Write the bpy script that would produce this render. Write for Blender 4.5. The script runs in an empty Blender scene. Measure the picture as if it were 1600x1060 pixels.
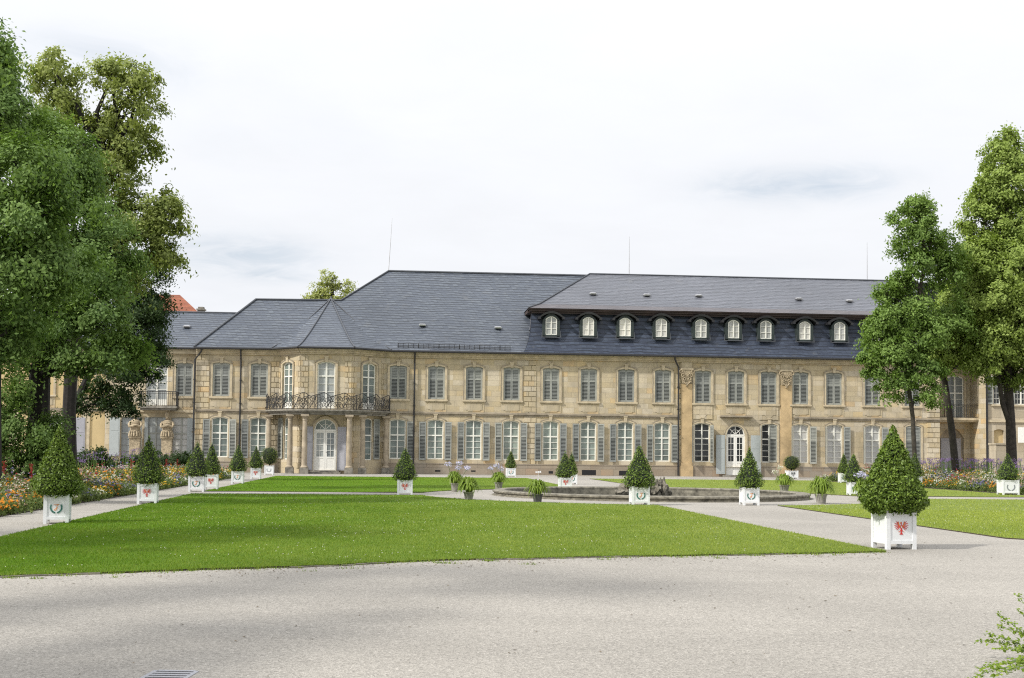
import bpy, math, random
import numpy as np
from mathutils import Vector, Matrix, Euler

random.seed(7)
rng = np.random.default_rng(11)
PI = math.pi
scene = bpy.context.scene
COL = scene.collection

# ------------------------------------------------------------------ camera
F, CX, CY, EYE = 2000.0, 800.0, 611.0, 1.6
PITCH, ROLL = math.atan(0.048), 0.0105
RC = Euler((PI / 2 + PITCH, 0, 0)).to_matrix() @ Matrix.Rotation(ROLL, 3, 'Z')
CAMP = Vector((0, 0, EYE))

cd = bpy.data.cameras.new('camera')
cam = bpy.data.objects.new('camera', cd)
COL.objects.link(cam)
cam.matrix_world = Matrix.Translation(CAMP) @ RC.to_4x4()
cd.sensor_width = 36
cd.lens = 36 * F / 1600
cd.shift_y = (CY - 530) / 1600
cd.clip_start, cd.clip_end = 0.1, 3000
scene.camera = cam


def ray(px, py):
    return RC @ Vector(((px - CX) / F, -(py - CY) / F, -1))


def G(px, py, z=0.0):
    d = ray(px, py)
    t = (z - EYE) / d.z
    return CAMP + d * t


def AT(px, py, Y):
    d = ray(px, py)
    return CAMP + d * (Y / d.y)


TAN = 0.09
TH = math.atan(TAN)
O = Vector((0, 91, 0))
RB = Matrix.Rotation(TH, 3, 'Z')
RBI = RB.transposed()


def B(px, py, d=0.0):
    """point of the palace frame (x along the facade, y into the building, z up) seen at a pixel, on the plane y = d"""
    o = RBI @ (CAMP - O)
    r = RBI @ ray(px, py)
    t = (d - o.y) / r.y
    return o + r * t


def BP(px, py, n, k):
    """same, on the plane n.p = k"""
    o = RBI @ (CAMP - O)
    r = RBI @ ray(px, py)
    return o + r * ((k - n.dot(o)) / n.dot(r))


FC = Vector((5.25, 48.5, 0))      # fountain centre


def GA(a, b, z=0.0):
    """garden frame: a along the facade, b away from the viewer, origin at the fountain"""
    v = RB @ Vector((a, b, 0))
    return Vector((FC.x + v.x, FC.y + v.y, z))


# ------------------------------------------------------------------ mesh helpers
class MB:
    def __init__(s):
        s.v, s.f, s.m = [], [], []

    def face(s, pts, mi=0):
        n = len(s.v)
        s.v.extend([tuple(p) for p in pts])
        s.f.append(tuple(range(n, n + len(pts))))
        s.m.append(mi)

    def box(s, x0, x1, y0, y1, z0, z1, mi=0, fn=None):
        c = [(x, y, z) for z in (z0, z1) for y in (y0, y1) for x in (x0, x1)]
        if fn:
            c = [fn(*p) for p in c]
        n = len(s.v)
        s.v.extend([tuple(p) for p in c])
        for q in ((0, 2, 3, 1), (4, 5, 7, 6), (0, 1, 5, 4), (2, 6, 7, 3), (0, 4, 6, 2), (1, 3, 7, 5)):
            s.f.append(tuple(n + i for i in q))
            s.m.append(mi)

    def prism(s, pts, off, mi=0):
        """closed outline pts (3D) extruded by vector off"""
        off = Vector(off)
        a = [Vector(p) for p in pts]
        b = [p + off for p in a]
        n = len(a)
        s.face(a[::-1], mi)
        s.face(b, mi)
        for i in range(n):
            j = (i + 1) % n
            s.face((a[i], a[j], b[j], b[i]), mi)

    def tube(s, pts, rad, n=6, mi=0, cap=True):
        pts = [Vector(p) for p in pts]
        if not hasattr(rad, '__len__'):
            rad = [rad] * len(pts)
        rings = []
        up = Vector((0, 0, 1))
        prev = None
        for i, p in enumerate(pts):
            t = (pts[min(i + 1, len(pts) - 1)] - pts[max(i - 1, 0)])
            if t.length < 1e-9:
                t = Vector((0, 0, 1))
            t.normalize()
            if prev is None:
                prev = t.cross(Vector((1, 0, 0)) if abs(t.x) < .8 else Vector((0, 1, 0))).normalized()
            prev = (prev - t * prev.dot(t)).normalized()
            q = t.cross(prev)
            base = len(s.v)
            for k in range(n):
                a = 2 * PI * k / n
                s.v.append(tuple(p + (prev * math.cos(a) + q * math.sin(a)) * rad[i]))
            rings.append(base)
        for a, b in zip(rings, rings[1:]):
            for k in range(n):
                s.f.append((a + k, a + (k + 1) % n, b + (k + 1) % n, b + k))
                s.m.append(mi)
        if cap:
            s.f.append(tuple(rings[0] + k for k in range(n))[::-1])
            s.m.append(mi)
            s.f.append(tuple(rings[-1] + k for k in range(n)))
            s.m.append(mi)

    def lathe(s, prof, n=24, c=(0, 0, 0), mi=0, wob=None):
        rings = []
        for r, z in prof:
            base = len(s.v)
            for k in range(n):
                a = 2 * PI * k / n
                rr = r * (1 + (wob(a, z) if wob else 0))
                s.v.append((c[0] + rr * math.cos(a), c[1] + rr * math.sin(a), c[2] + z))
            rings.append(base)
        for a, b in zip(rings, rings[1:]):
            for k in range(n):
                s.f.append((a + k, a + (k + 1) % n, b + (k + 1) % n, b + k))
                s.m.append(mi)

    def build(s, name, mats, parent=None, uv=False, smooth=False):
        me = bpy.data.meshes.new(name)
        me.from_pydata(s.v, [], s.f)
        if not isinstance(mats, (list, tuple)):
            mats = [mats]
        for m in mats:
            me.materials.append(m)
        me.polygons.foreach_set('material_index', s.m)
        if smooth:
            me.polygons.foreach_set('use_smooth', [True] * len(s.f))
        if uv:
            L = me.uv_layers.new(name='UVMap')
            for p in me.polygons:
                nn = p.normal
                h = Vector((0, 0, 1)).cross(nn)
                h = h.normalized() if h.length > 1e-4 else Vector((1, 0, 0))
                w = nn.cross(h)
                for li in p.loop_indices:
                    c = me.vertices[me.loops[li].vertex_index].co
                    L.data[li].uv = (c.dot(h), c.dot(w))
        me.update()
        o = bpy.data.objects.new(name, me)
        COL.objects.link(o)
        if parent is not None:
            o.parent = parent
        return o


def tag(o, label=None, cat=None, group=None, kind=None):
    for k, v in (('label', label), ('category', cat), ('group', group), ('kind', kind)):
        if v:
            o[k] = v
    return o


def empty(name, loc=(0, 0, 0), rz=0.0, parent=None):
    o = bpy.data.objects.new(name, None)
    COL.objects.link(o)
    o.location = loc
    o.rotation_euler = (0, 0, rz)
    o.empty_display_size = .2
    if parent is not None:
        o.parent = parent
    return o


def copy_tree(o, parent=None):
    c = o.copy()
    COL.objects.link(c)
    if parent is not None:
        c.parent = parent
    for ch in list(o.children):
        copy_tree(ch, c)
    return c


def quads_mesh(name, V, tint, mats, parent=None, mi=None, nv=4):
    """V: (N*nv,3) array, nv verts per face; tint: N floats"""
    V = np.asarray(V, dtype=np.float32).reshape(-1, 3)
    N = len(V) // nv
    me = bpy.data.meshes.new(name)
    me.vertices.add(len(V))
    me.vertices.foreach_set('co', V.ravel())
    me.loops.add(len(V))
    me.loops.foreach_set('vertex_index', np.arange(len(V), dtype=np.int32))
    me.polygons.add(N)
    me.polygons.foreach_set('loop_start', np.arange(0, len(V), nv, dtype=np.int32))
    me.polygons.foreach_set('loop_total', np.full(N, nv, dtype=np.int32))
    if not isinstance(mats, (list, tuple)):
        mats = [mats]
    for m in mats:
        me.materials.append(m)
    if mi is not None:
        me.polygons.foreach_set('material_index', np.asarray(mi, dtype=np.int32))
    at = me.attributes.new('tint', 'FLOAT', 'POINT')
    at.data.foreach_set('value', np.repeat(np.asarray(tint, dtype=np.float32), nv))
    me.update(calc_edges=True)
    me.validate()
    o = bpy.data.objects.new(name, me)
    COL.objects.link(o)
    if parent is not None:
        o.parent = parent
    return o


def unit(n):
    v = rng.normal(size=(n, 3))
    return v / np.linalg.norm(v, axis=1, keepdims=True)


def leaves(C, Nrm, L, W, droop=None):
    """rhombus leaves at centres C with normals Nrm -> (N*4,3)"""
    n = len(C)
    t = unit(n)
    if droop is not None:
        t = t + droop
    t = t - Nrm * (t * Nrm).sum(1, keepdims=True)
    t /= np.linalg.norm(t, axis=1, keepdims=True) + 1e-9
    b = np.cross(Nrm, t)
    L = np.broadcast_to(np.asarray(L), (n,))[:, None]
    W = np.broadcast_to(np.asarray(W), (n,))[:, None]
    fold = Nrm * (W * .22)
    return np.stack([C - t * L * .5, C + b * W * .5 + fold - t * L * .08, C + t * L * .5, C - b * W * .5 + fold - t * L * .08], 1).reshape(-1, 3)


# ------------------------------------------------------------------ materials
class NT:
    def __init__(s, name):
        s.mat = bpy.data.materials.new(name)
        s.mat.use_nodes = True
        s.t = s.mat.node_tree
        s.b = s.t.nodes['Principled BSDF']
        s.out = s.t.nodes['Material Output']

    def n(s, typ, **kw):
        x = s.t.nodes.new(typ)
        for k, v in kw.items():
            if k.startswith('_'):
                setattr(x, k[1:], v)
            else:
                x.inputs[k].default_value = v
        return x

    def l(s, a, b):
        s.t.links.new(a, b)

    def math(s, op, a, b=None, c=None):
        x = s.t.nodes.new('ShaderNodeMath')
        x.operation = op
        for i, v in enumerate((a, b, c)):
            if v is None:
                continue
            if isinstance(v, (int, float)):
                x.inputs[i].default_value = v
            else:
                s.l(v, x.inputs[i])
        return x.outputs[0]

    def noise(s, vec, scale, detail=4, rough=.6, dist=0.0):
        x = s.n('ShaderNodeTexNoise', Scale=scale, Detail=detail, Roughness=rough, Distortion=dist)
        if vec is not None:
            s.l(vec, x.inputs['Vector'])
        return x.outputs['Fac']

    def ramp(s, fac, stops, interp='LINEAR'):
        x = s.t.nodes.new('ShaderNodeValToRGB')
        r = x.color_ramp
        r.interpolation = interp
        while len(r.elements) < len(stops):
            r.elements.new(.5)
        for e, (p, c) in zip(r.elements, stops):
            e.position = p
            e.color = (c, c, c, 1) if isinstance(c, (int, float)) else (*c, 1)
        s.l(fac, x.inputs[0])
        return x.outputs[0]

    def mix(s, fac, a, b, blend='MIX'):
        x = s.t.nodes.new('ShaderNodeMix')
        x.data_type = 'RGBA'
        x.blend_type = blend
        for i, v in ((0, fac), (6, a), (7, b)):
            if isinstance(v, (int, float)):
                x.inputs[i].default_value = v if i == 0 else (v, v, v, 1)
            elif isinstance(v, tuple):
                x.inputs[i].default_value = (*v, 1)
            else:
                s.l(v, x.inputs[i])
        return x.outputs[2]

    def obj(s):
        return s.t.nodes.new('ShaderNodeTexCoord').outputs['Object']

    def pos(s):
        return s.t.nodes.new('ShaderNodeNewGeometry').outputs['Position']

    def bump(s, h, strength=.3, dist=.02):
        x = s.n('ShaderNodeBump', Strength=strength, Distance=dist)
        s.l(h, x.inputs['Height'])
        s.l(x.outputs[0], s.b.inputs['Normal'])

    def base(s, c, rough=.7, metal=0.0):
        if isinstance(c, tuple):
            s.b.inputs['Base Color'].default_value = (*c, 1)
        else:
            s.l(c, s.b.inputs['Base Color'])
        s.b.inputs['Roughness'].default_value = rough
        s.b.inputs['Metallic'].default_value = metal
        return s.mat


def simple(name, c, rough=.6, var=.15, scale=6.0, metal=0.0, bump=0.0):
    s = NT(name)
    f = s.noise(s.pos(), scale, 5)
    lo = tuple(x * (1 - var) for x in c)
    hi = tuple(min(1, x * (1 + var)) for x in c)
    s.base(s.ramp(f, [(.3, lo), (.7, hi)]), rough, metal)
    if bump:
        s.bump(f, bump, .01)
    return s.mat


def aged_paint(name, c):
    s = NT(name)
    oi = s.t.nodes.new('ShaderNodeObjectInfo').outputs['Random']
    f = s.noise(s.pos(), 2.2, 6, .65)
    cc = s.ramp(f, [(.3, tuple(x * .82 for x in c)), (.7, tuple(x * 1.15 for x in c))])
    cc = s.mix(1.0, cc, s.ramp(oi, [(0, (.82, .83, .85)), (1, (1.17, 1.15, 1.10))]), 'MULTIPLY')
    return s.base(cc, .65)


def stone_mat(name, bw=.82, bh=.37, ramp=None, mortar=.8, stain=.65):
    s = NT(name)
    p = s.obj()
    sx = s.n('ShaderNodeSeparateXYZ')
    s.l(p, sx.inputs[0])
    x = s.math('ADD', sx.outputs[0], s.math('MULTIPLY', sx.outputs[1], .9))
    v = s.math('DIVIDE', sx.outputs[2], bh)
    row = s.math('FLOOR', v)
    wr = s.n('ShaderNodeTexWhiteNoise', _noise_dimensions='1D')
    s.l(row, wr.inputs['W'])
    u = s.math('ADD', s.math('DIVIDE', x, bw), s.math('MULTIPLY', wr.outputs['Value'], 5.0))
    colm = s.math('FLOOR', u)
    cv = s.n('ShaderNodeCombineXYZ')
    s.l(row, cv.inputs[0])
    s.l(colm, cv.inputs[1])
    wn = s.n('ShaderNodeTexWhiteNoise', _noise_dimensions='2D')
    s.l(cv.outputs[0], wn.inputs['Vector'])
    c = s.ramp(wn.outputs['Value'], ramp or [(0, (.46, .375, .235)), (.3, (.50, .415, .265)), (.6, (.53, .445, .305)), (.8, (.56, .49, .37)), (.93, (.56, .44, .25)), (1, (.57, .415, .225))])
    # grain and weather
    g = s.noise(p, 9, 6, .7)
    c = s.mix(.5, c, s.ramp(g, [(.25, .72), (.75, 1.25)]), 'MULTIPLY')
    big = s.noise(p, .45, 5, .65, .6)
    c = s.mix(s.math('MULTIPLY', s.ramp(big, [(.42, 0.0), (.7, 1.0)]), stain), c, (.30, .265, .205))
    # streaks running down
    mp = s.n('ShaderNodeMapping')
    mp.inputs['Scale'].default_value = (2.2, 2.2, .22)
    s.l(p, mp.inputs['Vector'])
    st = s.noise(mp.outputs[0], 1.4, 5, .7)
    c = s.mix(s.math('MULTIPLY', s.ramp(st, [(.52, 0.0), (.75, 1.0)]), .38), c, (.21, .18, .14))
    fu = s.math('FRACT', u)
    fv = s.math('FRACT', v)
    mu = s.math('LESS_THAN', fu, .022)
    mv = s.math('LESS_THAN', fv, .045)
    m = s.math('MAXIMUM', mu, mv)
    c = s.mix(m, c, s.mix(1.0, c, mortar * .9, 'MULTIPLY'))
    s.base(c, .9)
    h = s.math('SUBTRACT', s.math('MULTIPLY', g, .5), m)
    s.bump(h, .4, .015)
    return s.mat


def slate_mat(name, lo, hi, rough=.5):
    s = NT(name)
    uvn = s.t.nodes.new('ShaderNodeUVMap')
    p = s.obj()
    wob = s.noise(p, .35, 3)
    sx = s.n('ShaderNodeSeparateXYZ')
    s.l(uvn.outputs[0], sx.inputs[0])
    v0 = s.math('DIVIDE', s.math('ADD', sx.outputs[1], s.math('MULTIPLY', wob, .5)), .30)
    u0 = s.math('DIVIDE', sx.outputs[0], .36)
    cw = s.n('ShaderNodeTexWhiteNoise', _noise_dimensions='2D')
    cq = s.n('ShaderNodeCombineXYZ')
    s.l(s.math('FLOOR', u0), cq.inputs[0])
    s.l(s.math('FLOOR', v0), cq.inputs[1])
    s.l(cq.outputs[0], cw.inputs['Vector'])
    v = s.math('ADD', v0, s.math('MULTIPLY', s.noise(uvn.outputs[0], 2.2, 3), .55))
    row = s.math('FLOOR', v)
    fv = s.math('FRACT', v)
    skew = s.math('MULTIPLY', fv, .45)
    u = s.math('ADD', s.math('ADD', u0, s.math('MULTIPLY', row, .37)), skew)
    colm = s.math('FLOOR', u)
    fu = s.math('FRACT', u)
    cv = s.n('ShaderNodeCombineXYZ')
    s.l(row, cv.inputs[0])
    s.l(colm, cv.inputs[1])
    wn = s.n('ShaderNodeTexWhiteNoise', _noise_dimensions='2D')
    s.l(cv.outputs[0], wn.inputs['Vector'])
    c = s.ramp(wn.outputs['Value'], [(0, lo), (.6, tuple((a + b) / 2 for a, b in zip(lo, hi))), (1, hi)])
    big = s.noise(p, .25, 5, .6)
    c = s.mix(.6, c, s.ramp(big, [(.3, .78), (.7, 1.25)]), 'MULTIPLY')
    li = s.noise(p, 1.1, 6, .7)
    c = s.mix(s.math('MULTIPLY', s.ramp(li, [(.58, 0.0), (.74, 1.0)]), .3), c, (.17, .165, .145))
    lw = s.math('ADD', .18, s.math('MULTIPLY', wn.outputs['Value'], .22))
    e = s.math('MAXIMUM', s.math('LESS_THAN', fv, lw), s.math('MULTIPLY', s.math('LESS_THAN', fu, .08), .5))
    c = s.mix(s.math('MULTIPLY', e, .72), c, tuple(x * .25 for x in lo))
    s.b.inputs['Specular IOR Level'].default_value = .35
    s.base(c, rough)
    s.l(s.math('ADD', s.math('MULTIPLY', wn.outputs['Value'], .25), rough - .1), s.b.inputs['Roughness'])
    s.bump(s.math('ADD', s.math('MULTIPLY', s.math('SUBTRACT', 1.0, fv), .8), s.math('MULTIPLY', wn.outputs['Value'], .5)), .5, .02)
    return s.mat


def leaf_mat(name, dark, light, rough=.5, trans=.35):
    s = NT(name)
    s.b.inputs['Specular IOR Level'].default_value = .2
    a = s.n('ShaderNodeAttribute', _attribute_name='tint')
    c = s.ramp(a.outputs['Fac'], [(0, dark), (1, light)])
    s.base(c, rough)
    s.b.inputs['Specular IOR Level'].default_value = .22
    tr = s.n('ShaderNodeBsdfTranslucent')
    tc = s.mix(1.0, c, (1.35, 1.45, .7), 'MULTIPLY')
    s.l(tc, tr.inputs['Color'])
    mx = s.n('ShaderNodeMixShader', Fac=trans)
    s.l(s.b.outputs[0], mx.inputs[1])
    s.l(tr.outputs[0], mx.inputs[2])
    s.l(mx.outputs[0], s.out.inputs['Surface'])
    return s.mat


M = {}
M['stone'] = stone_mat('sandstone_ashlar')
M['plinth'] = stone_mat('plinth_stone', .9, .45, [(0, (.24, .19, .14)), (.4, (.31, .25, .18)), (.8, (.27, .235, .19)), (1, (.38, .26, .16))], .8, .6)
M['trim'] = simple('dressed_stone', (.48, .405, .28), .9, .22, 2.5, bump=.3)
M['trimdark'] = simple('dark_moulding_stone', (.30, .255, .19), .9, .35, 1.6, bump=.3)  # darker stone for mouldings, belt course and arch back
M['carved'] = simple('carved_capital_stone', (.35, .285, .19), .95, .5, 9, bump=.8)
M['ochre'] = simple('ochre_pilaster_stone', (.47, .345, .19), .9, .25, 1.6, bump=.3)
M['slatebrown'] = slate_mat('brown_stained_slate', (.10, .092, .098), (.155, .142, .148), .55)
M['column'] = simple('column_stone', (.33, .275, .20), .9, .3, 2.2, bump=.3)
M['greystone'] = simple('grey_weathered_stone', (.20, .185, .155), .95, .45, 4, bump=.6)
M['yellow'] = simple('yellow_plaster', (.52, .40, .21), .9, .08, .8)
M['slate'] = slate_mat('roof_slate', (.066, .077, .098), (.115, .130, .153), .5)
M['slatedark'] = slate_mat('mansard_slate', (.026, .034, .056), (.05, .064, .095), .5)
M['slatelight'] = slate_mat('sky_lit_slate', (.10, .106, .124), (.155, .161, .182), .5)  # paler slate, sky brightness on the shallow slope put into colour
M['lead'] = simple('lead_ridge', (.07, .075, .085), .5, .2, 3)
M['brownwood'] = simple('brown_gutter_board', (.045, .027, .022), .6, .35, 2)
M['greenwood'] = simple('dark_green_dormer_paint', (.022, .032, .03), .55, .2, 3)
M['gutter'] = simple('dark_gutter_metal', (.02, .02, .022), .4, .2, 4)
M['white'] = simple('white_window_paint', (.74, .73, .66), .5, .05, 5)
M['planterwhite'] = simple('white_planter_paint', (.71, .72, .72), .45, .05, 7)
M['doorwhite'] = simple('white_door_paint', (.78, .77, .72), .45, .05, 4)
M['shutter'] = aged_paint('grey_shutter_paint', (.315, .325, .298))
M['slat'] = aged_paint('grey_slat_shaded', (.158, .166, .153))  # same grey paint darkened, standing for shade on the open slats
M['slatclosed'] = aged_paint('grey_upper_slat_shaded', (.222, .232, .215))  # closed upper slats, the painted shade is weaker here
M['shutterdark'] = simple('shutter_gap_shade', (.03, .036, .036), .8, .1, 3)  # near-black backing sheet, shade between slats put into colour
M['shutterblue'] = simple('pale_blue_shutter_paint', (.37, .40, .395), .55, .06, 3)
M['shuttergrey'] = simple('plain_grey_shutter_paint', (.32, .32, .35), .6, .08, 3)
M['iron'] = simple('wrought_iron', (.025, .024, .024), .6, .3, 8)
M['metal'] = simple('galvanised_metal', (.45, .45, .46), .45, .15, 5, metal=.6)
M['bark'] = simple('tree_bark', (.042, .035, .027), .95, .5, 5, bump=1.0)
M['barkdark'] = simple('old_lime_bark', (.017, .014, .012), .95, .5, 5, bump=1.0)
M['soil'] = simple('garden_soil', (.045, .032, .022), 1, .4, 8, bump=.6)
M['tile'] = slate_mat('red_roof_tile', (.20, .06, .03), (.30, .11, .06), .8)
M['pot'] = simple('weathered_clay_pot', (.25, .235, .205), .9, .3, 9, bump=.4)
M['potdark'] = simple('dark_pot', (.075, .075, .07), .8, .3, 9, bump=.3)
M['red'] = simple('red_paint', (.55, .03, .025), .5, .1, 9)
M['orange'] = simple('orange_paint', (.72, .27, .05), .5, .1, 9)
M['green'] = simple('green_paint', (.02, .16, .12), .5, .2, 9)
M['grey'] = simple('grey_paint', (.24, .26, .27), .5, .1, 9)
M['black'] = simple('black_paint', (.03, .03, .03), .5, .1, 9)
M['hole'] = simple('unlit_depth', (.01, .01, .011), .8, .1, 4)  # near-black colour standing for the unlit depth of openings
M['grate'] = simple('steel_grate', (.42, .42, .45), .4, .12, 20, metal=.7)


def pane_mat(name, c, var=.25, rough=.08):
    s = NT(name)
    f = s.noise(s.pos(), .75, 5, .65)
    oi = s.t.nodes.new('ShaderNodeObjectInfo').outputs['Random']
    cc = s.ramp(f, [(.32, tuple(x * (1 - var) for x in c)), (.7, tuple(min(1, x * (1 + var)) for x in c))])
    cc = s.mix(1.0, cc, s.ramp(oi, [(0, (.62, .66, .68)), (.5, (1.0, 1.0, 1.0)), (1, (1.3, 1.27, 1.2))]), 'MULTIPLY')
    s.base(cc, rough)
    s.b.inputs['Coat Weight'].default_value = .6
    s.b.inputs['Coat Roughness'].default_value = .02
    s.b.inputs['Roughness'].default_value = .6
    return s.mat


M['pane'] = pane_mat('window_glass_over_blind', (.165, .20, .18), .5)
M['panecurtain'] = pane_mat('window_glass_over_net_curtain', (.50, .49, .46), .12)
M['panegrey'] = pane_mat('window_glass_over_grey_blind', (.27, .29, .29), .12)
M['panedark'] = pane_mat('dark_window_glass', (.014, .017, .018), .3)

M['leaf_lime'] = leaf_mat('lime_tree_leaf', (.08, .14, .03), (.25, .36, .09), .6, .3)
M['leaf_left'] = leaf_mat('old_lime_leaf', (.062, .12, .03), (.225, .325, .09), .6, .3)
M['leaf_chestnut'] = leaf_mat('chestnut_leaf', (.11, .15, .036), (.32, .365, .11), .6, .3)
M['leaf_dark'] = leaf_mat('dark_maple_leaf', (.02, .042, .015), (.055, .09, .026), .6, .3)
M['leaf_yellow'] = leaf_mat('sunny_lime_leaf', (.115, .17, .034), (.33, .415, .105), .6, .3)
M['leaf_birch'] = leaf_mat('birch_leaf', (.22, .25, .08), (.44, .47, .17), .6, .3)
M['leaf_bay'] = leaf_mat('bay_leaf', (.045, .08, .010), (.21, .30, .05), .45, .2)
M['leaf_box'] = leaf_mat('clipped_leaf', (.05, .08, .010), (.16, .21, .035), .5, .2)
M['leaf_strap'] = leaf_mat('strap_leaf', (.08, .14, .014), (.22, .30, .04), .45, .3)
M['leaf_bed'] = leaf_mat('bedding_leaf', (.06, .095, .022), (.22, .265, .09), .6, .25)
M['leaf_spurge'] = leaf_mat('spurge_leaf', (.09, .15, .012), (.22, .29, .035), .5, .3)
M['litter'] = leaf_mat('dry_leaf', (.05, .032, .016), (.19, .135, .07), .8, .05)
M['grass'] = leaf_mat('grass_blade', (.08, .16, .007), (.36, .40, .085), .55, .35)
for k, c in dict(yellow=(.62, .40, .03), orange=(.62, .25, .02), white=(.58, .57, .50), pink=(.40, .22, .25), lavender=(.15, .145, .26), purple=(.19, .125, .27), crimson=(.28, .03, .035), buff=(.42, .31, .22), blue=(.58, .56, .80)).items():
    M['bloom_' + k] = leaf_mat('bloom_' + k, tuple(x * .75 for x in c), c, .7, .25)
# ------------------------------------------------------------------ sun and sky
SUN_EL = math.radians(41)
SUN_H = Vector((-.86, -.51, 0)).normalized()
SUN_D = Vector((SUN_H.x * math.cos(SUN_EL), SUN_H.y * math.cos(SUN_EL), math.sin(SUN_EL)))
sd = bpy.data.lights.new('sun', 'SUN')
sd.energy = 4.4
sd.angle = math.radians(3.0)
sd.color = (1, .965, .90)
so = bpy.data.objects.new('sun', sd)
COL.objects.link(so)
so.rotation_euler = SUN_D.to_track_quat('Z', 'Y').to_euler()

W = bpy.data.worlds.new('World')
scene.world = W
W.use_nodes = True


class WT(NT):
    def __init__(s, w):
        s.t = w.node_tree


w = WT(W)
bg = W.node_tree.nodes['Background']
bg.inputs['Strength'].default_value = 0.1
sky = w.n('ShaderNodeTexSky')
sky.sky_type = 'NISHITA'
sky.sun_disc = False
sky.sun_elevation = SUN_EL
sky.sun_rotation = math.atan2(SUN_H.x, SUN_H.y)
sky.dust_density = 2.0
gen = w.t.nodes.new('ShaderNodeTexCoord').outputs['Generated']
sx = w.n('ShaderNodeSeparateXYZ')
w.l(gen, sx.inputs[0])
zc = w.math('MAXIMUM', sx.outputs[2], 0.0)
den = w.math('ADD', zc, .12)
cv = w.n('ShaderNodeCombineXYZ')
w.l(w.math('DIVIDE', sx.outputs[0], den), cv.inputs[0])
w.l(w.math('DIVIDE', sx.outputs[1], w.math('MULTIPLY', den, 1.0)), cv.inputs[1])
n1 = w.noise(cv.outputs[0], .75, 7, .55, .5)
n2 = w.noise(cv.outputs[0], 2.6, 6, .6, .3)


def patch(px, py, rx, ry):
    """a real opening in the cloud deck, in a fixed compass direction"""
    d = ray(px, py).normalized()
    az, el = math.atan2(d.x, d.y), math.asin(d.z)
    a = w.math('ARCTAN2', sx.outputs[0], sx.outputs[1])
    da = w.math('DIVIDE', w.math('SUBTRACT', a, az), rx / F)
    de = w.math('DIVIDE', w.math('SUBTRACT', w.math('ARCSINE', sx.outputs[2]), el), ry / F)
    r2 = w.math('ADD', w.math('MULTIPLY', da, da), w.math('MULTIPLY', de, de))
    return w.math('EXPONENT', w.math('MULTIPLY', r2, -1.0))


gap = w.math('ADD', w.math('ADD', patch(1245, 288, 120, 24), w.math('MULTIPLY', patch(370, 395, 120, 30), .62)), w.math('ADD', w.math('MULTIPLY', patch(150, 95, 130, 40), .45), w.math('MULTIPLY', patch(430, 432, 60, 10), .5)))
n3 = w.noise(cv.outputs[0], 5.5, 7, .62, .8)
gap = w.math('MULTIPLY', gap, w.math('MULTIPLY', w.ramp(n3, [(.30, .25), (.62, 1.25)]), w.math('ADD', w.math('MULTIPLY', n2, 1.2), .2)))
thin = w.ramp(n1, [(.54, 0.0), (.78, .14)])
fac = w.math('MINIMUM', w.math('ADD', w.math('MULTIPLY', gap, .95), thin), .9)
# cloud deck: brighter overhead (overcast luminance), with soft structure
lum = w.math('ADD', .94, w.math('MULTIPLY', w.math('POWER', zc, 2.0), 1.0))
lum = w.math('MULTIPLY', lum, w.math('ADD', .955, w.math('MULTIPLY', n2, .10)))
cl = w.mix(1.0, (9.6, 9.75, 10.1), w.t.nodes.new('ShaderNodeCombineXYZ').outputs[0], 'MULTIPLY')
vm = w.t.nodes.new('ShaderNodeVectorMath')
vm.operation = 'SCALE'
vm.inputs[0].default_value = (9.55, 9.75, 10.15)
w.l(lum, vm.inputs['Scale'])
blue = w.mix(.6, sky.outputs[0], (6.4, 7.6, 8.9))
mixn = w.mix(fac, vm.outputs[0], blue)
w.l(mixn, bg.inputs['Color'])

scene.view_settings.view_transform = 'Standard'
scene.view_settings.look = 'None'
scene.view_settings.exposure = 0.0
scene.view_settings.gamma = 1.0
scene.cycles.max_bounces = 6
scene.cycles.transparent_max_bounces = 6
scene.cycles.use_denoising = False
scene.cycles.filter_width = 1.15

# ------------------------------------------------------------------ ground
s = NT('gravel')
p = s.pos()
fine = s.noise(p, 115, 3, .8)
mid = s.noise(p, 14, 4, .7)
big = s.noise(p, .22, 5, .6, .4)
vo = s.n('ShaderNodeTexVoronoi', Scale=62.0)
s.l(p, vo.inputs['Vector'])
c = s.ramp(vo.outputs['Color'], [(0, (.18, .166, .145)), (.4, (.30, .279, .245)), (.75, (.355, .33, .29)), (1, (.48, .448, .40))])
c = s.mix(.75, c, s.ramp(fine, [(.3, .52), (.5, 1.0), (.72, 1.48)]), 'MULTIPLY')
c = s.mix(.5, c, s.ramp(mid, [(.3, .8), (.7, 1.18)]), 'MULTIPLY')
c = s.mix(.8, c, s.ramp(big, [(.35, .86), (.65, 1.1)]), 'MULTIPLY')
mps = s.n('ShaderNodeMapping')
mps.inputs['Scale'].default_value = (.12, 1.1, 1)
s.l(p, mps.inputs['Vector'])
strk = s.noise(mps.outputs[0], 1.2, 5, .65, .4)
c = s.mix(.6, c, s.ramp(strk, [(.35, .93), (.55, 1.0), (.72, 1.09)]), 'MULTIPLY')
spk = s.noise(p, 24, 2, .5)
c = s.mix(s.math('MULTIPLY', s.ramp(spk, [(.70, 0.0), (.76, 1.0)]), .45), c, (.12, .105, .085))
s.base(c, .95)
s.bump(s.math('ADD', fine, vo.outputs['Distance']), .6, .012)
M['gravel'] = s.mat

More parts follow.
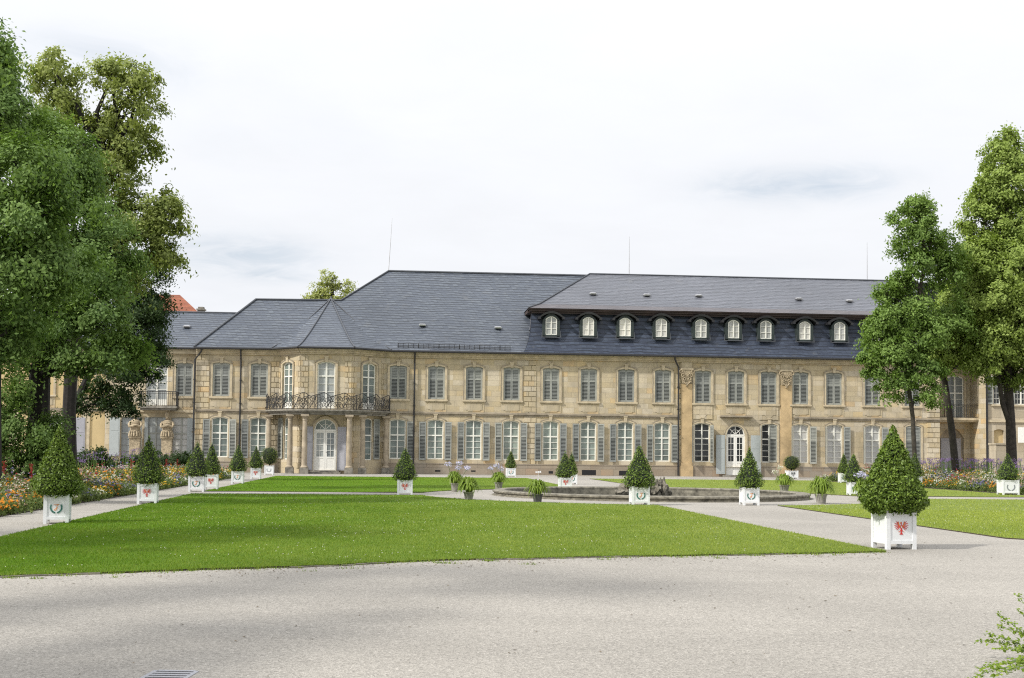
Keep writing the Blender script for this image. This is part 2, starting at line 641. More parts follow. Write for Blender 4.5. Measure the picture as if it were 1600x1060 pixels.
s = NT('mown_lawn')
p = s.pos()
f1 = s.noise(p, 18, 5, .75)
f2 = s.noise(p, .5, 5, .65, .5)
mp = s.n('ShaderNodeMapping')
mp.inputs['Scale'].default_value = (1.0, .25, 1)
s.l(p, mp.inputs['Vector'])
f3 = s.noise(mp.outputs[0], 5.0, 5, .7)
c = s.ramp(f1, [(.28, (.05, .115, .003)), (.55, (.09, .185, .005)), (.78, (.15, .26, .014))])
c = s.mix(s.math('MULTIPLY', s.ramp(f2, [(.4, 0.0), (.68, 1.0)]), .5), c, (.15, .235, .02))
c = s.mix(.5, c, s.ramp(f3, [(.3, .78), (.7, 1.2)]), 'MULTIPLY')
sxl = s.n('ShaderNodeSeparateXYZ')
s.l(p, sxl.inputs[0])
right_pale = s.math('MULTIPLY_ADD', sxl.outputs[0], .07, .45)  # yellower, paler blend that grows with world x
right_pale = s.math('MINIMUM', s.math('MAXIMUM', s.math('MULTIPLY', right_pale, s.math('ADD', f2, .4)), 0.0), .8)
c = s.mix(right_pale, c, s.mix(f1, (.17, .215, .05), (.26, .30, .09)))
s.base(c, .9)
s.b.inputs['Specular IOR Level'].default_value = .08
s.bump(s.math('ADD', f1, s.noise(p, 70, 3, .8)), .9, .04)
M['lawn'] = s.mat

mb = MB()
R0 = 900
ring = [Vector((FC.x + 5.6 * math.cos(2 * PI * k / 64), FC.y + 5.6 * math.sin(2 * PI * k / 64), 0)) for k in range(64)]


def sq(v):
    d = Vector((v.x - FC.x, v.y - FC.y, 0))
    return Vector((FC.x, FC.y, 0)) + d * (R0 / max(abs(d.x), abs(d.y)))


for k in range(64):
    a_, b_ = ring[k], ring[(k + 1) % 64]
    m_ = [Vector((FC.x, FC.y, 0)) + (q - Vector((FC.x, FC.y, 0))) * (60 / 5.6) for q in (a_, b_)]
    mb.face((a_, b_, m_[1], m_[0])[::-1])
    mb.face((m_[0], m_[1], sq(b_), sq(a_))[::-1])
tag(mb.build('ground', M['gravel']), kind='structure')


def arc(a0, a1, R, n=14):
    return [(R * math.cos(a0 + (a1 - a0) * i / n), R * math.sin(a0 + (a1 - a0) * i / n)) for i in range(n + 1)]


RP = 8.7
PA, PBb = -1.5, 2.4            # long path between a = PA and a = PB
CA, CB = -1.3, 1.7             # cross path between b = CA and b = CB
EDGE = 16.8
lawn_polys = []


def lawn(pts, h=.022):
    pts = [Vector(q) for q in pts]
    mb = MB()
    top = [Vector((q.x, q.y, h)) for q in pts]
    mb.face(top, 0)
    n = len(pts)
    for i in range(n):
        j = (i + 1) % n
        a, b = pts[i], pts[j]
        mb.face((Vector((a.x, a.y, -.02)), Vector((b.x, b.y, -.02)), top[j], top[i]), 1)
    o = mb.build('lawn', [M['lawn'], M['soil']])
    tag(o, kind='structure')
    lawn_polys.append([(q.x, q.y) for q in pts])


def wob(pts, amp=.06):
    return [Vector((q.x + random.uniform(-amp, amp), q.y + random.uniform(-amp, amp), 0)) for q in pts]


front = [G(x, y) for x, y in ((1385, 862.5), (1340, 864), (1260, 866), (1180, 867), (1090, 869), (1000, 870), (940, 871), (860, 873), (770, 875), (700, 876), (650, 878), (600, 880.5), (550, 883), (480, 886), (400, 889), (320, 891), (240, 894), (160, 896.5), (80, 899), (0, 902), (-90, 906), (-200, 911), (-330, 917))]
fine_front = []
for a_, b_ in zip(front, front[1:]):
    n_ = max(1, int((b_ - a_).length / .22))
    fine_front += [a_.lerp(b_, k / n_) for k in range(n_)]
front = wob(fine_front + [front[-1]], .045)
l1 = [GA(-EDGE, CA)] + [GA(*q) for q in arc(PI + math.asin(-CA / RP), 1.5 * PI + math.asin(PA / RP), RP)] + [GA(PA, -15), GA(PA, -20)] + front
lawn(l1[::-1] if False else l1)
lawn([GA(-EDGE, 31), GA(-EDGE, CB)] + [GA(*q) for q in arc(PI - math.asin(CB / RP), PI / 2 + math.asin(-PA / RP), RP)] + [GA(PA, 31)])
lawn([GA(PBb, 31)] + [GA(*q) for q in arc(math.acos(PBb / RP), math.asin(CB / RP), RP)] + [GA(EDGE, CB), GA(EDGE, 31)])
lawn([GA(EDGE, CA)] + [GA(*q) for q in arc(-math.asin(-CA / RP), -math.acos(PBb / RP), RP)] + [GA(PBb, -15), GA(PBb, -23.5), GA(3.2, -24.5), GA(EDGE, -29)])

mb = MB()
for a_, b_ in zip(front, front[1:]):
    k_ = math.sin(a_.x * 1.9) + math.sin(a_.x * .83 + 1)
    if k_ < -.25:
        continue
    n_ = Vector((b_.y - a_.y, a_.x - b_.x, 0)).normalized()
    if n_.y > 0:
        n_ = -n_
    o0, o1 = n_ * random.uniform(.02, .035), n_ * random.uniform(.075, .10)
    z_ = Vector((0, 0, random.uniform(.012, .02)))
    mb.face((a_ + o0 + z_, a_ + o1 + z_, b_ + o1 + z_, b_ + o0 + z_))
    mb.face((a_ + o1 + z_, a_ + o1 - Vector((0, 0, .02)), b_ + o1 - Vector((0, 0, .02)), b_ + o1 + z_))
M['edging'] = simple('worn_edging_stone', (.16, .145, .115), .95, .5, 9, bump=.5)
tag(mb.build('kerb', M['edging']), kind='structure')

# ------------------------------------------------------------------ palace
palace = tag(empty('palace', O, TH), 'long two storey sandstone palace with grey shutters, slate roofs, dormers and a columned balcony bay', 'palace')
UX = lambda px, py=650, d=0.0: B(px, py, d).x
ZY = lambda py, px=740, d=0.0: B(px, py, d).z
Z0 = -0.05
Z_G0, Z_G1 = ZY(718.5), ZY(656.5)          # ground floor windows
Z_U0, Z_U1 = ZY(625), ZY(573)              # upper floor windows
Z_BELT = ZY(648)
Z_PL = ZY(726)
Z_EAVE = ZY(550, 740, -.5)
Z_WT = Z_EAVE - .02
print('zs', Z_G0, Z_G1, Z_U0, Z_U1, Z_BELT, Z_EAVE, 'base', ZY(742))


def wall(mp, s0, s1, z0, z1, holes, name='wall', mat=None, depth=.22, parent=None):
    mb = MB()
    ss = sorted({s0, s1, *[h[0] for h in holes], *[h[1] for h in holes]})
    zz = sorted({z0, z1, *[h[2] for h in holes], *[h[3] for h in holes]})
    for a, b in zip(ss, ss[1:]):
        for c, d in zip(zz, zz[1:]):
            ms, mz = (a + b) / 2, (c + d) / 2
            if any(h[0] < ms < h[1] and h[2] < mz < h[3] for h in holes):
                continue
            mb.face((mp(a, 0, c), mp(b, 0, c), mp(b, 0, d), mp(a, 0, d)))
    for a, b, c, d, r in holes:
        n = 10
        ar = [arcpt(a, b, d, r, i / n) for i in range(n + 1)]
        for (x0, y0), (x1, y1) in zip(ar, ar[1:]):
            if r > 0:
                mb.face((mp(x0, 0, y0), mp(x1, 0, y1), mp(x1, 0, d), mp(x0, 0, d)))
            mb.face((mp(x0, 0, y0), mp(x0, depth, y0), mp(x1, depth, y1), mp(x1, 0, y1)))
        mb.face((mp(a, 0, c), mp(a, depth, c), mp(a, depth, d - r), mp(a, 0, d - r)))
        mb.face((mp(b, 0, c), mp(b, 0, d - r), mp(b, depth, d - r), mp(b, depth, c)))
        mb.face((mp(a, 0, c), mp(b, 0, c), mp(b, depth, c), mp(a, depth, c)))
    return mb.build(name, mat or M['stone'], palace if parent is None else parent)


def arcpt(a, b, top, rise, t):
    x = a + (b - a) * t
    k = 2 * t - 1
    if rise >= (b - a) * .45:
        return x, top - rise + rise * math.sqrt(max(0, 1 - k * k))
    return x, top - rise * k * k


def ident(s, d, z):
    return Vector((s, d, z))


SURM = [M['trim'], M['trimdark']]
SHM = [M['shutter'], M['shutterdark'], M['slat'], M['slatclosed']]


# ---- window kits (local: x along, y into the wall, z up, origin at the sill centre on the wall face)
def frame_mesh(W, H, rise, cols, bars, transom, fw=.075, y0=.10, y1=.17, mull=.085):
    mb = MB()
    w = W / 2
    mb.box(-w, -w + fw, y0, y1, 0, H - rise)
    mb.box(w - fw, w, y0, y1, 0, H - rise)
    mb.box(-w + fw, w - fw, y0, y1, 0, fw)
    n = 10
    ar = [arcpt(-w, w, H, rise, i / n) for i in range(n + 1)]
    br = [arcpt(-w + fw, w - fw, H - fw, rise, i / n) for i in range(n + 1)]
    for i in range(n):
        mb.prism([(*[ar[i][0]], y0, ar[i][1]), (ar[i + 1][0], y0, ar[i + 1][1]), (br[i + 1][0], y0, br[i + 1][1]), (br[i][0], y0, br[i][1])], (0, y1 - y0, 0))
    if mull:
        mb.box(-mull / 2, mull / 2, y0 - .012, y1 - .003, fw, H - fw - .01)
    if transom:
        mb.box(-w + fw, w - fw, y0 - .006, y1 - .006, transom - .045, transom + .045)
    b = .016
    for z in bars:
        mb.box(-w + fw, w - fw, y0 + .02, y1 - .01, z - b, z + b)
    for x in cols:
        mb.box(x - b, x + b, y0 + .022, y1 - .012, fw, H - fw - .02)
    return mb


def pane_mesh(W, H, rise, y=.155):
    w = W / 2 - .02
    mb = MB()
    mb.face([(-w, y, .02), (w, y, .02)] + [(x, y, z) for x, z in [arcpt(-w, w, H - .02, rise, 1 - i / 8) for i in range(9)]])
    return mb


def shutter_leaf(W, H, rise=0.0, side=1, split=.62):
    """louvred leaf in x 0..W, y -.04..0, z 0..H"""
    mb = MB()
    st = .062
    rz = lambda x: H - (rise * (1 - (x / W if side > 0 else 1 - x / W)) if False else 0)
    mb.box(0, st, -.04, 0, 0, H)
    mb.box(W - st, W, -.04, 0, 0, H)
    for z0, z1 in ((0, .10), (H * split, H * split + .085), (H - .10, H)):
        mb.box(st, W - st, -.038, -.002, z0, z1)
    mb.box(st, W - st, -.007, -.004, .10, H - .10, 1)
    for za, zb, dep in ((.10, H * split, .024), (H * split + .085, H - .10, .010)):
        n = int((zb - za) / .095)
        p = (zb - za) / n
        cl_ = dep < .02
        for i in range(n):
            z = za + i * p
            hh = p * (.86 if cl_ else .58)
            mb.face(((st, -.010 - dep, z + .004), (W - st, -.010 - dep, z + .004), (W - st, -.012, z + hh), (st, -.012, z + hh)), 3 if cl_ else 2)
    return mb


def panel_leaf(W, H):
    mb = MB()
    mb.box(0, W, -.03, 0, 0, H)
    for z0, z1 in ((.08, H * .62), (H * .62 + .1, H - .08)):
        mb.box(.07, W - .07, -.04, -.0303, z0, z1)
    return mb


def surround_mesh(W, H, rise, jw=.15, pr=.05, bottom=0.0, ear=0.0):
    mb = MB()
    w = W / 2
    mb.box(-w - jw, -w, -pr, 0.02, bottom, H - rise)
    mb.box(w, w + jw, -pr, 0.02, bottom, H - rise)
    mb.box(-w - jw - .035, -w - jw, -pr * 1.5, .02, bottom, H - rise, 1)
    mb.box(w + jw, w + jw + .035, -pr * 1.5, .02, bottom, H - rise, 1)
    n = 10
    ar = [arcpt(-w, w, H, rise, i / n) for i in range(n + 1)]
    br = [arcpt(-w - jw, w + jw, H + jw, rise + jw * .7, i / n) for i in range(n + 1)]
    cr = [arcpt(-w - jw - .05, w + jw + .05, H + jw + .05, rise + jw * .75, i / n) for i in range(n + 1)]
    for i in range(n):
        mb.prism([(ar[i][0], -pr, ar[i][1]), (ar[i + 1][0], -pr, ar[i + 1][1]), (br[i + 1][0], -pr, br[i + 1][1]), (br[i][0], -pr, br[i][1])], (0, pr + .02, 0))
        mb.prism([(br[i][0], -pr * 1.5, br[i][1]), (br[i + 1][0], -pr * 1.5, br[i + 1][1]), (cr[i + 1][0], -pr * 1.5, cr[i + 1][1]), (cr[i][0], -pr * 1.5, cr[i][1])], (0, pr * 1.5 + .02, 0), 1)
    return mb


def keystone_mesh(H, w=.17, h=.36, z=-.06):
    mb = MB()
    mb.prism([(-w * .75, -.10, H + z), (w * .75, -.10, H + z), (w, -.12, H + z + h), (-w, -.12, H + z + h)], (0, .14, 0))
    mb.box(-w * 1.25, w * 1.25, -.145, .02, H + z + h, H + z + h + .06)
    return mb


GW, GH, GR = 1.14, Z_G1 - Z_G0, .10
UW, UH, UR = 1.19, Z_U1 - Z_U0, .09
UZ_SILL = Z_U0


def place(o, x, z, y=0.0, rz=0.0, parent=None):
    o.location = (x, y, z)
    o.rotation_euler = (0, 0, rz)
    o.parent = parent or palace
    return o


def upper_window(W=UW, H=UH, R=UR):
    root = surround_mesh(W, H, R, .15, .05, -.02).build('window', SURM)
    root['label'] = 'upper window closed by grey louvred shutters'
    fr = MB()
    fr.box(-W / 2, -W / 2 + .07, .06, .14, 0, H - R)
    fr.box(W / 2 - .07, W / 2, .06, .14, 0, H - R)
    fr.face([(-W / 2, .145, 0), (W / 2, .145, 0)] + [(x, .145, z) for x, z in [arcpt(-W / 2, W / 2, H, R, 1 - i / 8) for i in range(9)]], 1)
    n = 8
    for i in range(n):
        a = arcpt(-W / 2, W / 2, H, R, i / n)
        b = arcpt(-W / 2, W / 2, H, R, (i + 1) / n)
        fr.face(((a[0], .07, H - R - .10), (b[0], .07, H - R - .10), (b[0], .07, b[1]), (a[0], .07, a[1])))
    fr.build('frame', SHM, root)
    lw = (W - .15) / 2
    for sgn in (-1, 1):
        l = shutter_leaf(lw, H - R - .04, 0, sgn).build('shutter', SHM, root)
        l.location = (-lw - .008 if sgn < 0 else .008, .10, .01)
    keystone_mesh(H, .13, .33, -.05).build('keystone', M['trim'], root)
    sl = MB()
    sl.box(-W / 2 - .22, W / 2 + .22, -.13, .05, -.13, -.021)
    sl.box(-W / 2 - .18, W / 2 + .18, -.09, .05, -.19, -.131)
    sl.build('sill', M['trim'], root)
    ap = MB()     # apron panel below the sill
    ap.box(-W / 2 - .14, W / 2 + .14, -.022, .01, -.92, -.20)
    ap.box(-W / 2 + .02, W / 2 - .02, -.045, -.0221, -.72, -.28)
    ap.box(-W / 2 + .16, W / 2 - .16, -.0455, -.0223, -.80, -.7201)
    ap.build('apron_panel', M['stone'], root)
    return root


def ground_window(pane, left, right, W=GW, H=GH, R=GR, frame='white'):
    """left/right: None, 'open', 'closed', 'edge'"""
    root = frame_mesh(W, H, R, (), (H * .30 * .5, H * .30, H * .455, H * .80), H * .60).build('window', M[frame])
    pane_mesh(W, H, R).build('pane', M[pane], root)
    sr = surround_mesh(W, H, R, .13, .03, 0.0).build('surround', SURM, root)
    keystone_mesh(H, .12, .36, -.03).build('keystone', M['trim'], root)
    lw = .475
    for sgn, mode in ((-1, left), (1, right)):
        if mode is None:
            continue
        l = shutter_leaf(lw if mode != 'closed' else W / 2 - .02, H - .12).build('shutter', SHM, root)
        if mode == 'open':
            x = W / 2 + .10
            l.location = (x if sgn > 0 else -x - lw, -.06, -.05)
            if sgn > 0:
                l.location = (x, -.07, -.05)
                l.rotation_euler = (0, 0, -.12)
            else:
                l.location = (-x - lw * math.cos(.12), -.07 - lw * math.sin(.12), -.05)
                l.rotation_euler = (0, 0, .12)
        elif mode == 'closed':
            l.location = (.01 if sgn > 0 else -W / 2, .05, .04)
        elif mode == 'edge':       # folded straight out from the wall
            l.rotation_euler = (0, 0, -PI / 2 + .25 if sgn > 0 else -PI / 2 - .25)
            l.location = ((W / 2 + .04) if sgn > 0 else (-W / 2 - .08), -.05, -.05)
    return root


up_proto = upper_window()
UPX = [345.6, 405, 622.2, 681.9, 741, 799.5, 861, 920, 978.5, 1035.9, 1098.4, 1150, 1201, 1250.6, 1303, 1363, 1425]
upu = [UX(x, 600) for x in UPX]
first = True
for x in upu:
    o = up_proto if first else copy_tree(up_proto)
    first = False
    place(o, x, Z_U0)

GPX = [(343, 'pane', 'open', 'open'), (403, 'pane', 'open', None), (621, 'pane', None, 'open'), (680, 'pane', 'open', 'open'), (739.7, 'pane', 'open', 'open'), (798.3, 'pane', 'open', 'open'), (860, 'pane', 'open', 'open'), (919, 'pane', 'open', 'open'), (977, 'pane', 'open', 'open'), (1034.5, 'pane', 'open', 'open'), (1097, 'panedark', 'edge', 'edge'), (1202, 'panedark', 'edge', 'closed'), (1251, 'panecurtain', 'edge', 'open'), (1304, 'panecurtain', 'edge', 'open'), (1363.5, 'panecurtain', 'edge', 'open'), (1427, 'panegrey', 'closed', 'closed')]
gu = []
cache = {}
for px, pn, lft, rgt in GPX:
    x = UX(px, 690)
    gu.append(x)
    k = (pn, lft, rgt)
    if k in cache:
        o = copy_tree(cache[k])
    else:
        o = cache[k] = ground_window(pn, lft, rgt)
    place(o, x, Z_G0)

# ---- walls
U_L, U_BL, U_BR, U_R = UX(305), UX(436), UX(600), UX(1468)
door_u = UX(1149.5, 700)
DOOR_W, DOOR_Z1 = 1.42, ZY(665, 1149)
holes = []
for x in upu:
    holes.append((x - UW / 2, x + UW / 2, Z_U0, Z_U1, UR))
for x in gu:
    holes.append((x - GW / 2, x + GW / 2, Z_G0, Z_G1, GR))
DOOR_Z0 = .12
holes.append((door_u - DOOR_W / 2, door_u + DOOR_W / 2, DOOR_Z0, DOOR_Z1, DOOR_W / 2 * .98))
wall(ident, U_L, U_BL, Z_PL, Z_WT, [h for h in holes if h[1] < U_BL])
wall(ident, U_BR, U_R, Z_PL, Z_WT, [h for h in holes if h[0] > U_BR and h[2] > Z_PL] + [(door_u - DOOR_W / 2, door_u + DOOR_W / 2, Z_PL, DOOR_Z1, DOOR_W / 2 * .98)])
# body behind, so nothing shows through and the sun is blocked
mb = MB()
mb.box(U_L + .02, U_R + .0, .6, 13.0, Z0, Z_WT - .1)
mb.build('inner_wall', M['hole'], palace)

# plinth, belt course, cornice
pl = MB()
bl = MB()
co = MB()
for a, b in ((U_L, U_BL), (U_BR, door_u - DOOR_W / 2 - .12), (door_u + DOOR_W / 2 + .12, U_R)):
    pl.box(a, b, -.05, .3, Z0, Z_PL)
    pl.box(a, b, -.075, .0, Z_PL + .001, Z_PL + .07)
for a, b in ((U_L, U_BL), (U_BR, UX(1061)), (UX(1240), U_R)):
    bl.box(a, b, -.06, .02, Z_BELT - .10, Z_BELT + .02)
    bl.box(a, b, -.13, .02, Z_BELT + .0201, Z_BELT + .10)
    bl.box(a, b, -.08, .02, Z_BELT + .1001, Z_BELT + .15)
for a, b in ((U_L, U_BL), (U_BR, U_R + .1)):
    co.box(a, b, -.12, .05, Z_EAVE - .46, Z_EAVE - .36)
    co.box(a, b, -.22, .05, Z_EAVE - .3599, Z_EAVE - .22)
    co.box(a, b, -.34, .05, Z_EAVE - .2199, Z_EAVE - .06)
pl.build('plinth', M['plinth'], palace)
bl.build('belt_course', M['trimdark'], palace)
co.build('cornice', M['trim'], palace)

# cellar openings
for x0, x1, y0, y1 in ((909, 931, 734, 742), (967, 987, 735, 743), (857, 864, 736, 740), (679.5, 688, 735, 737.5), (736, 743, 735.2, 737.5)):
    z1, z0 = ZY(y0 - (x0 - 740) * .0062, 740), ZY(y1 - (x0 - 740) * .0062, 740)
    mb = MB()
    mb.box(UX(x0, 738), UX(x1, 738), -.054, -.02, max(z0, .03), z1)
    mb.build('cellar_opening', M['hole'], palace)


# ---- quoins
def quoin(s0, s1, z0, z1, mp=ident, h=.37, d=.045):
    mb = MB()
    z = z0
    i = 0
    while z < z1 - .1:
        zt = min(z + h - .05, z1)
        parts = 2
        cut = s0 + (s1 - s0) * (.38 if i % 2 else .6)
        for a, b in ((s0, cut - .02), (cut + .02, s1)):
            mb.box(a, b, -d, .015, z, zt, 0, mp)
        z += h
        i += 1
    return mb.build('quoin', M['stone'], palace)


quoin(U_L, UX(325.5), Z_PL + .08, Z_EAVE - .47)
quoin(UX(818.5), UX(837), Z_PL + .08, Z_EAVE - .47)
quoin(UX(1448.5), U_R, Z_PL + .08, Z_EAVE - .47)
quoin(UX(1059.5), UX(1064), Z_PL + .08, Z_EAVE - .47)
quoin(UX(423), U_BL, Z_PL + .08, Z_EAVE - .47)

# ---- centre section with pilasters, door, door cornice, tall panels
for px in (1072.5, 1228):
    u = UX(px, 620)
    w = .41
    mb = MB()
    mb.box(u - w - .07, u + w + .07, -.14, .02, Z0, .75)
    mb.box(u - w - .02, u + w + .02, -.12, .02, .7501, 1.02)
    mb.box(u - w, u + w, -.09, .02, 1.0201, ZY(600, 1072))
    mb.build('pilaster', M['ochre'], palace)
    z0, z1 = ZY(602, 1072), ZY(578, 1072)
    cp = MB()
    cp.prism([(u - w * .85, -.12, z0 + .1), (u + w * .85, -.12, z0 + .1), (u + w * 1.2, -.16, z1), (u - w * 1.2, -.16, z1)], (0, .15, 0))
    for sg in (-1, 1):      # curled leaves
        for k in range(3):
            cx, cz, rr = u + sg * (w * (1.0 - .3 * k)), z1 - .13 - .27 * k, .13 - .015 * k
            pts = [(cx + sg * rr * math.cos(a) * (1 - a / 9), -.19, cz + rr * math.sin(a) * (1 - a / 9)) for a in np.linspace(-1.8, 4.6, 14)]
            cp.tube(pts, .035, 5)
    cp.tube([(u - .2, -.19, z1 - .25), (u, -.22, z1 - .5), (u + .2, -.19, z1 - .25)], .04, 5)
    cp.tube([(u - .25, -.17, z0 + .25), (u, -.22, z0 - .02), (u + .25, -.17, z0 + .25)], .05, 5)
    cp.prism([(u - .08, -.2, z0 - .1), (u + .08, -.2, z0 - .1), (u + .05, -.2, z0 + .2), (u - .05, -.2, z0 + .2)], (0, .15, 0))
    cp.build('capital', M['carved'], palace)
    ab = MB()
    ab.box(u - w * 1.15, u + w * 1.15, -.20, .02, z1 + .001, z1 + .12)
    ab.box(u - w * .95, u + w * .95, -.10, .02, z1 + .1201, Z_EAVE - .47)
    ab.build('capital_block', M['trim'], palace)
for px in (1098, 1201):
    u = UX(px, 640)
    mb = MB()
    mb.box(u - .70, u + .70, -.055, .01, ZY(655, 1098), ZY(633, 1098))
    mb.box(u - .50, u + .50, -.075, -.0551, ZY(648, 1098), ZY(634.5, 1098))
    mb.prism([(u - .3, -.0751, ZY(648, 1098) - .001), (u + .3, -.0751, ZY(648, 1098) - .001), (u + .05, -.0751, ZY(654, 1098)), (u - .05, -.0751, ZY(654, 1098))][::-1], (0, .024, 0))
    mb.build('apron_panel', M['stone'], palace)
mb = MB()
za = ZY(654, 1150)
mb.box(door_u - 1.12, door_u + 1.12, -.16, .02, za, za + .09)
mb.box(door_u - 1.2, door_u + 1.2, -.34, .02, za + .0901, za + .16)
mb.box(door_u - 1.15, door_u + 1.15, -.24, .02, za + .1601, za + .20)
mb.build('door_cornice', M['trimdark'], palace)


def arched_door(u, W, z0, z1, y, glass, fan_mat, rz=0.0, name='door'):
    """double door with glazed upper leaves and a fanlight; origin at the threshold"""
    R = W / 2 * .98
    H = z1 - z0
    sp = H - R
    mb = MB()
    fw = .07
    mb.box(-W / 2, -W / 2 + fw, .10, .2, 0, sp)
    mb.box(W / 2 - fw, W / 2, .10, .2, 0, sp)
    mb.box(-W / 2 + fw, W / 2 - fw, .09, .2, sp - .07, sp + .05)
    n = 14
    ar = [arcpt(-W / 2, W / 2, H, R, i / n) for i in range(n + 1)]
    br = [arcpt(-W / 2 + fw, W / 2 - fw, H - fw, R - fw * .5, i / n) for i in range(n + 1)]
    for i in range(n):
        mb.prism([(ar[i][0], .1, ar[i][1]), (ar[i + 1][0], .1, ar[i + 1][1]), (br[i + 1][0], .1, br[i + 1][1]), (br[i][0], .1, br[i][1])], (0, .08, 0))
    for k in range(1, 4):
        a = PI * k / 4
        r0, r1 = .05, R * .93
        dx, dz = math.cos(a), math.sin(a)
        q = Vector((-dz, 0, dx)) * .02
        p0, p1 = Vector((dx * r0, .12, sp + .05 + dz * r0)), Vector((dx * r1, .12, sp + .03 + dz * r1))
        mb.prism([p0 - q, p1 - q, p1 + q, p0 + q], (0, .05, 0))
    ri = R * .48
    pts = [(ri * math.cos(PI * i / 10), .13, sp + .05 + ri * math.sin(PI * i / 10)) for i in range(11)]
    mb.tube(pts, .018, 4)
    root = mb.build(name, M['doorwhite'], palace)
    root.location = (u, y, z0)
    root.rotation_euler = (0, 0, rz)
    fp = MB()
    fp.face([(-W / 2 + .03, .17, sp), (W / 2 - .03, .17, sp)] + [(x, .17, z) for x, z in [arcpt(-W / 2 + .03, W / 2 - .03, H - .03, R - .03, 1 - i / 12) for i in range(13)]])
    fp.build('fanlight_pane', M[fan_mat], root)
    lw = W / 2 - fw - .008
    for sg in (-1, 1):
        x0, x1 = (-lw - .004, -.004) if sg < 0 else (.004, lw + .004)
        lf = MB()
        st = .115
        top = sp - .075
        lo = top * .33
        lf.box(x0, x0 + st, .10, .16, .01, top)
        lf.box(x1 - st, x1, .10, .16, .01, top)
        lf.box(x0 + st, x1 - st, .10, .16, .01, .14)
        lf.box(x0 + st, x1 - st, .115, .15, .1401, lo - .06)
        lf.box(x0 + st, x1 - st, .10, .16, lo - .06, lo + .06)
        lf.box(x0 + st, x1 - st, .10, .16, top - .1, top)
        xm = (x0 + x1) / 2
        lf.box(xm - .014, xm + .014, .11, .15, lo + .06, top - .1)
        for k in range(1, 4):
            z = lo + .06 + (top - .16 - lo) * k / 4
            lf.box(x0 + st, x1 - st, .112, .148, z - .014, z + .014)
        o = lf.build('door_leaf', M['doorwhite'], root)
        g = MB()
        g.face(((x0 + st, .14, lo), (x1 - st, .14, lo), (x1 - st, .14, top - .05), (x0 + st, .14, top - .05)))
        g.build('pane', M[glass], root)
    hd = MB()
    hd.tube([(.05, .1, top * .47), (.05, .06, top * .47), (.14, .055, top * .47)], .014, 6)
    hd.build('handle', M['iron'], root)
    return root


arched_door(door_u, DOOR_W, DOOR_Z0, DOOR_Z1, 0, 'panedark', 'panedark')
surround_d = surround_mesh(DOOR_W, DOOR_Z1 - DOOR_Z0, DOOR_W / 2 * .98, .14, .04).build('door_surround', SURM, palace)
surround_d.location = (door_u, 0, DOOR_Z0)
mb = MB()
mb.box(door_u - 1.0, door_u + 1.0, -.55, .1, Z0, DOOR_Z0 - .001)
mb.build('door_step', M['greystone'], palace)
for x0, x1 in ((1118, 1132), (1172, 1188)):
    a, b = UX(x0, 710), UX(x1, 710)
    l = panel_leaf(b - a, ZY(680, 1125) - .2)
    o = l.build('door_shutter', M['shutterblue'], palace)
    o.location = (a, -.17, .2)

# ---- polygonal bay
DB = -1.95
P0 = Vector((UX(436), 0))
P1 = Vector((UX(468.5, 650, DB), DB))
P2 = Vector((UX(549, 650, DB), DB))
P3 = Vector((UX(600), 0))


def seg(a, b):
    t = (b - a).normalized()
    nrm = Vector((t.y, -t.x))        # outward (towards the viewer)
    if nrm.y > 0:
        nrm = -nrm
    return (lambda s, d, z: Vector((a.x + t.x * s - nrm.x * d, a.y + t.y * s - nrm.y * d, z))), (b - a).length, math.atan2(t.y, t.x), t, nrm


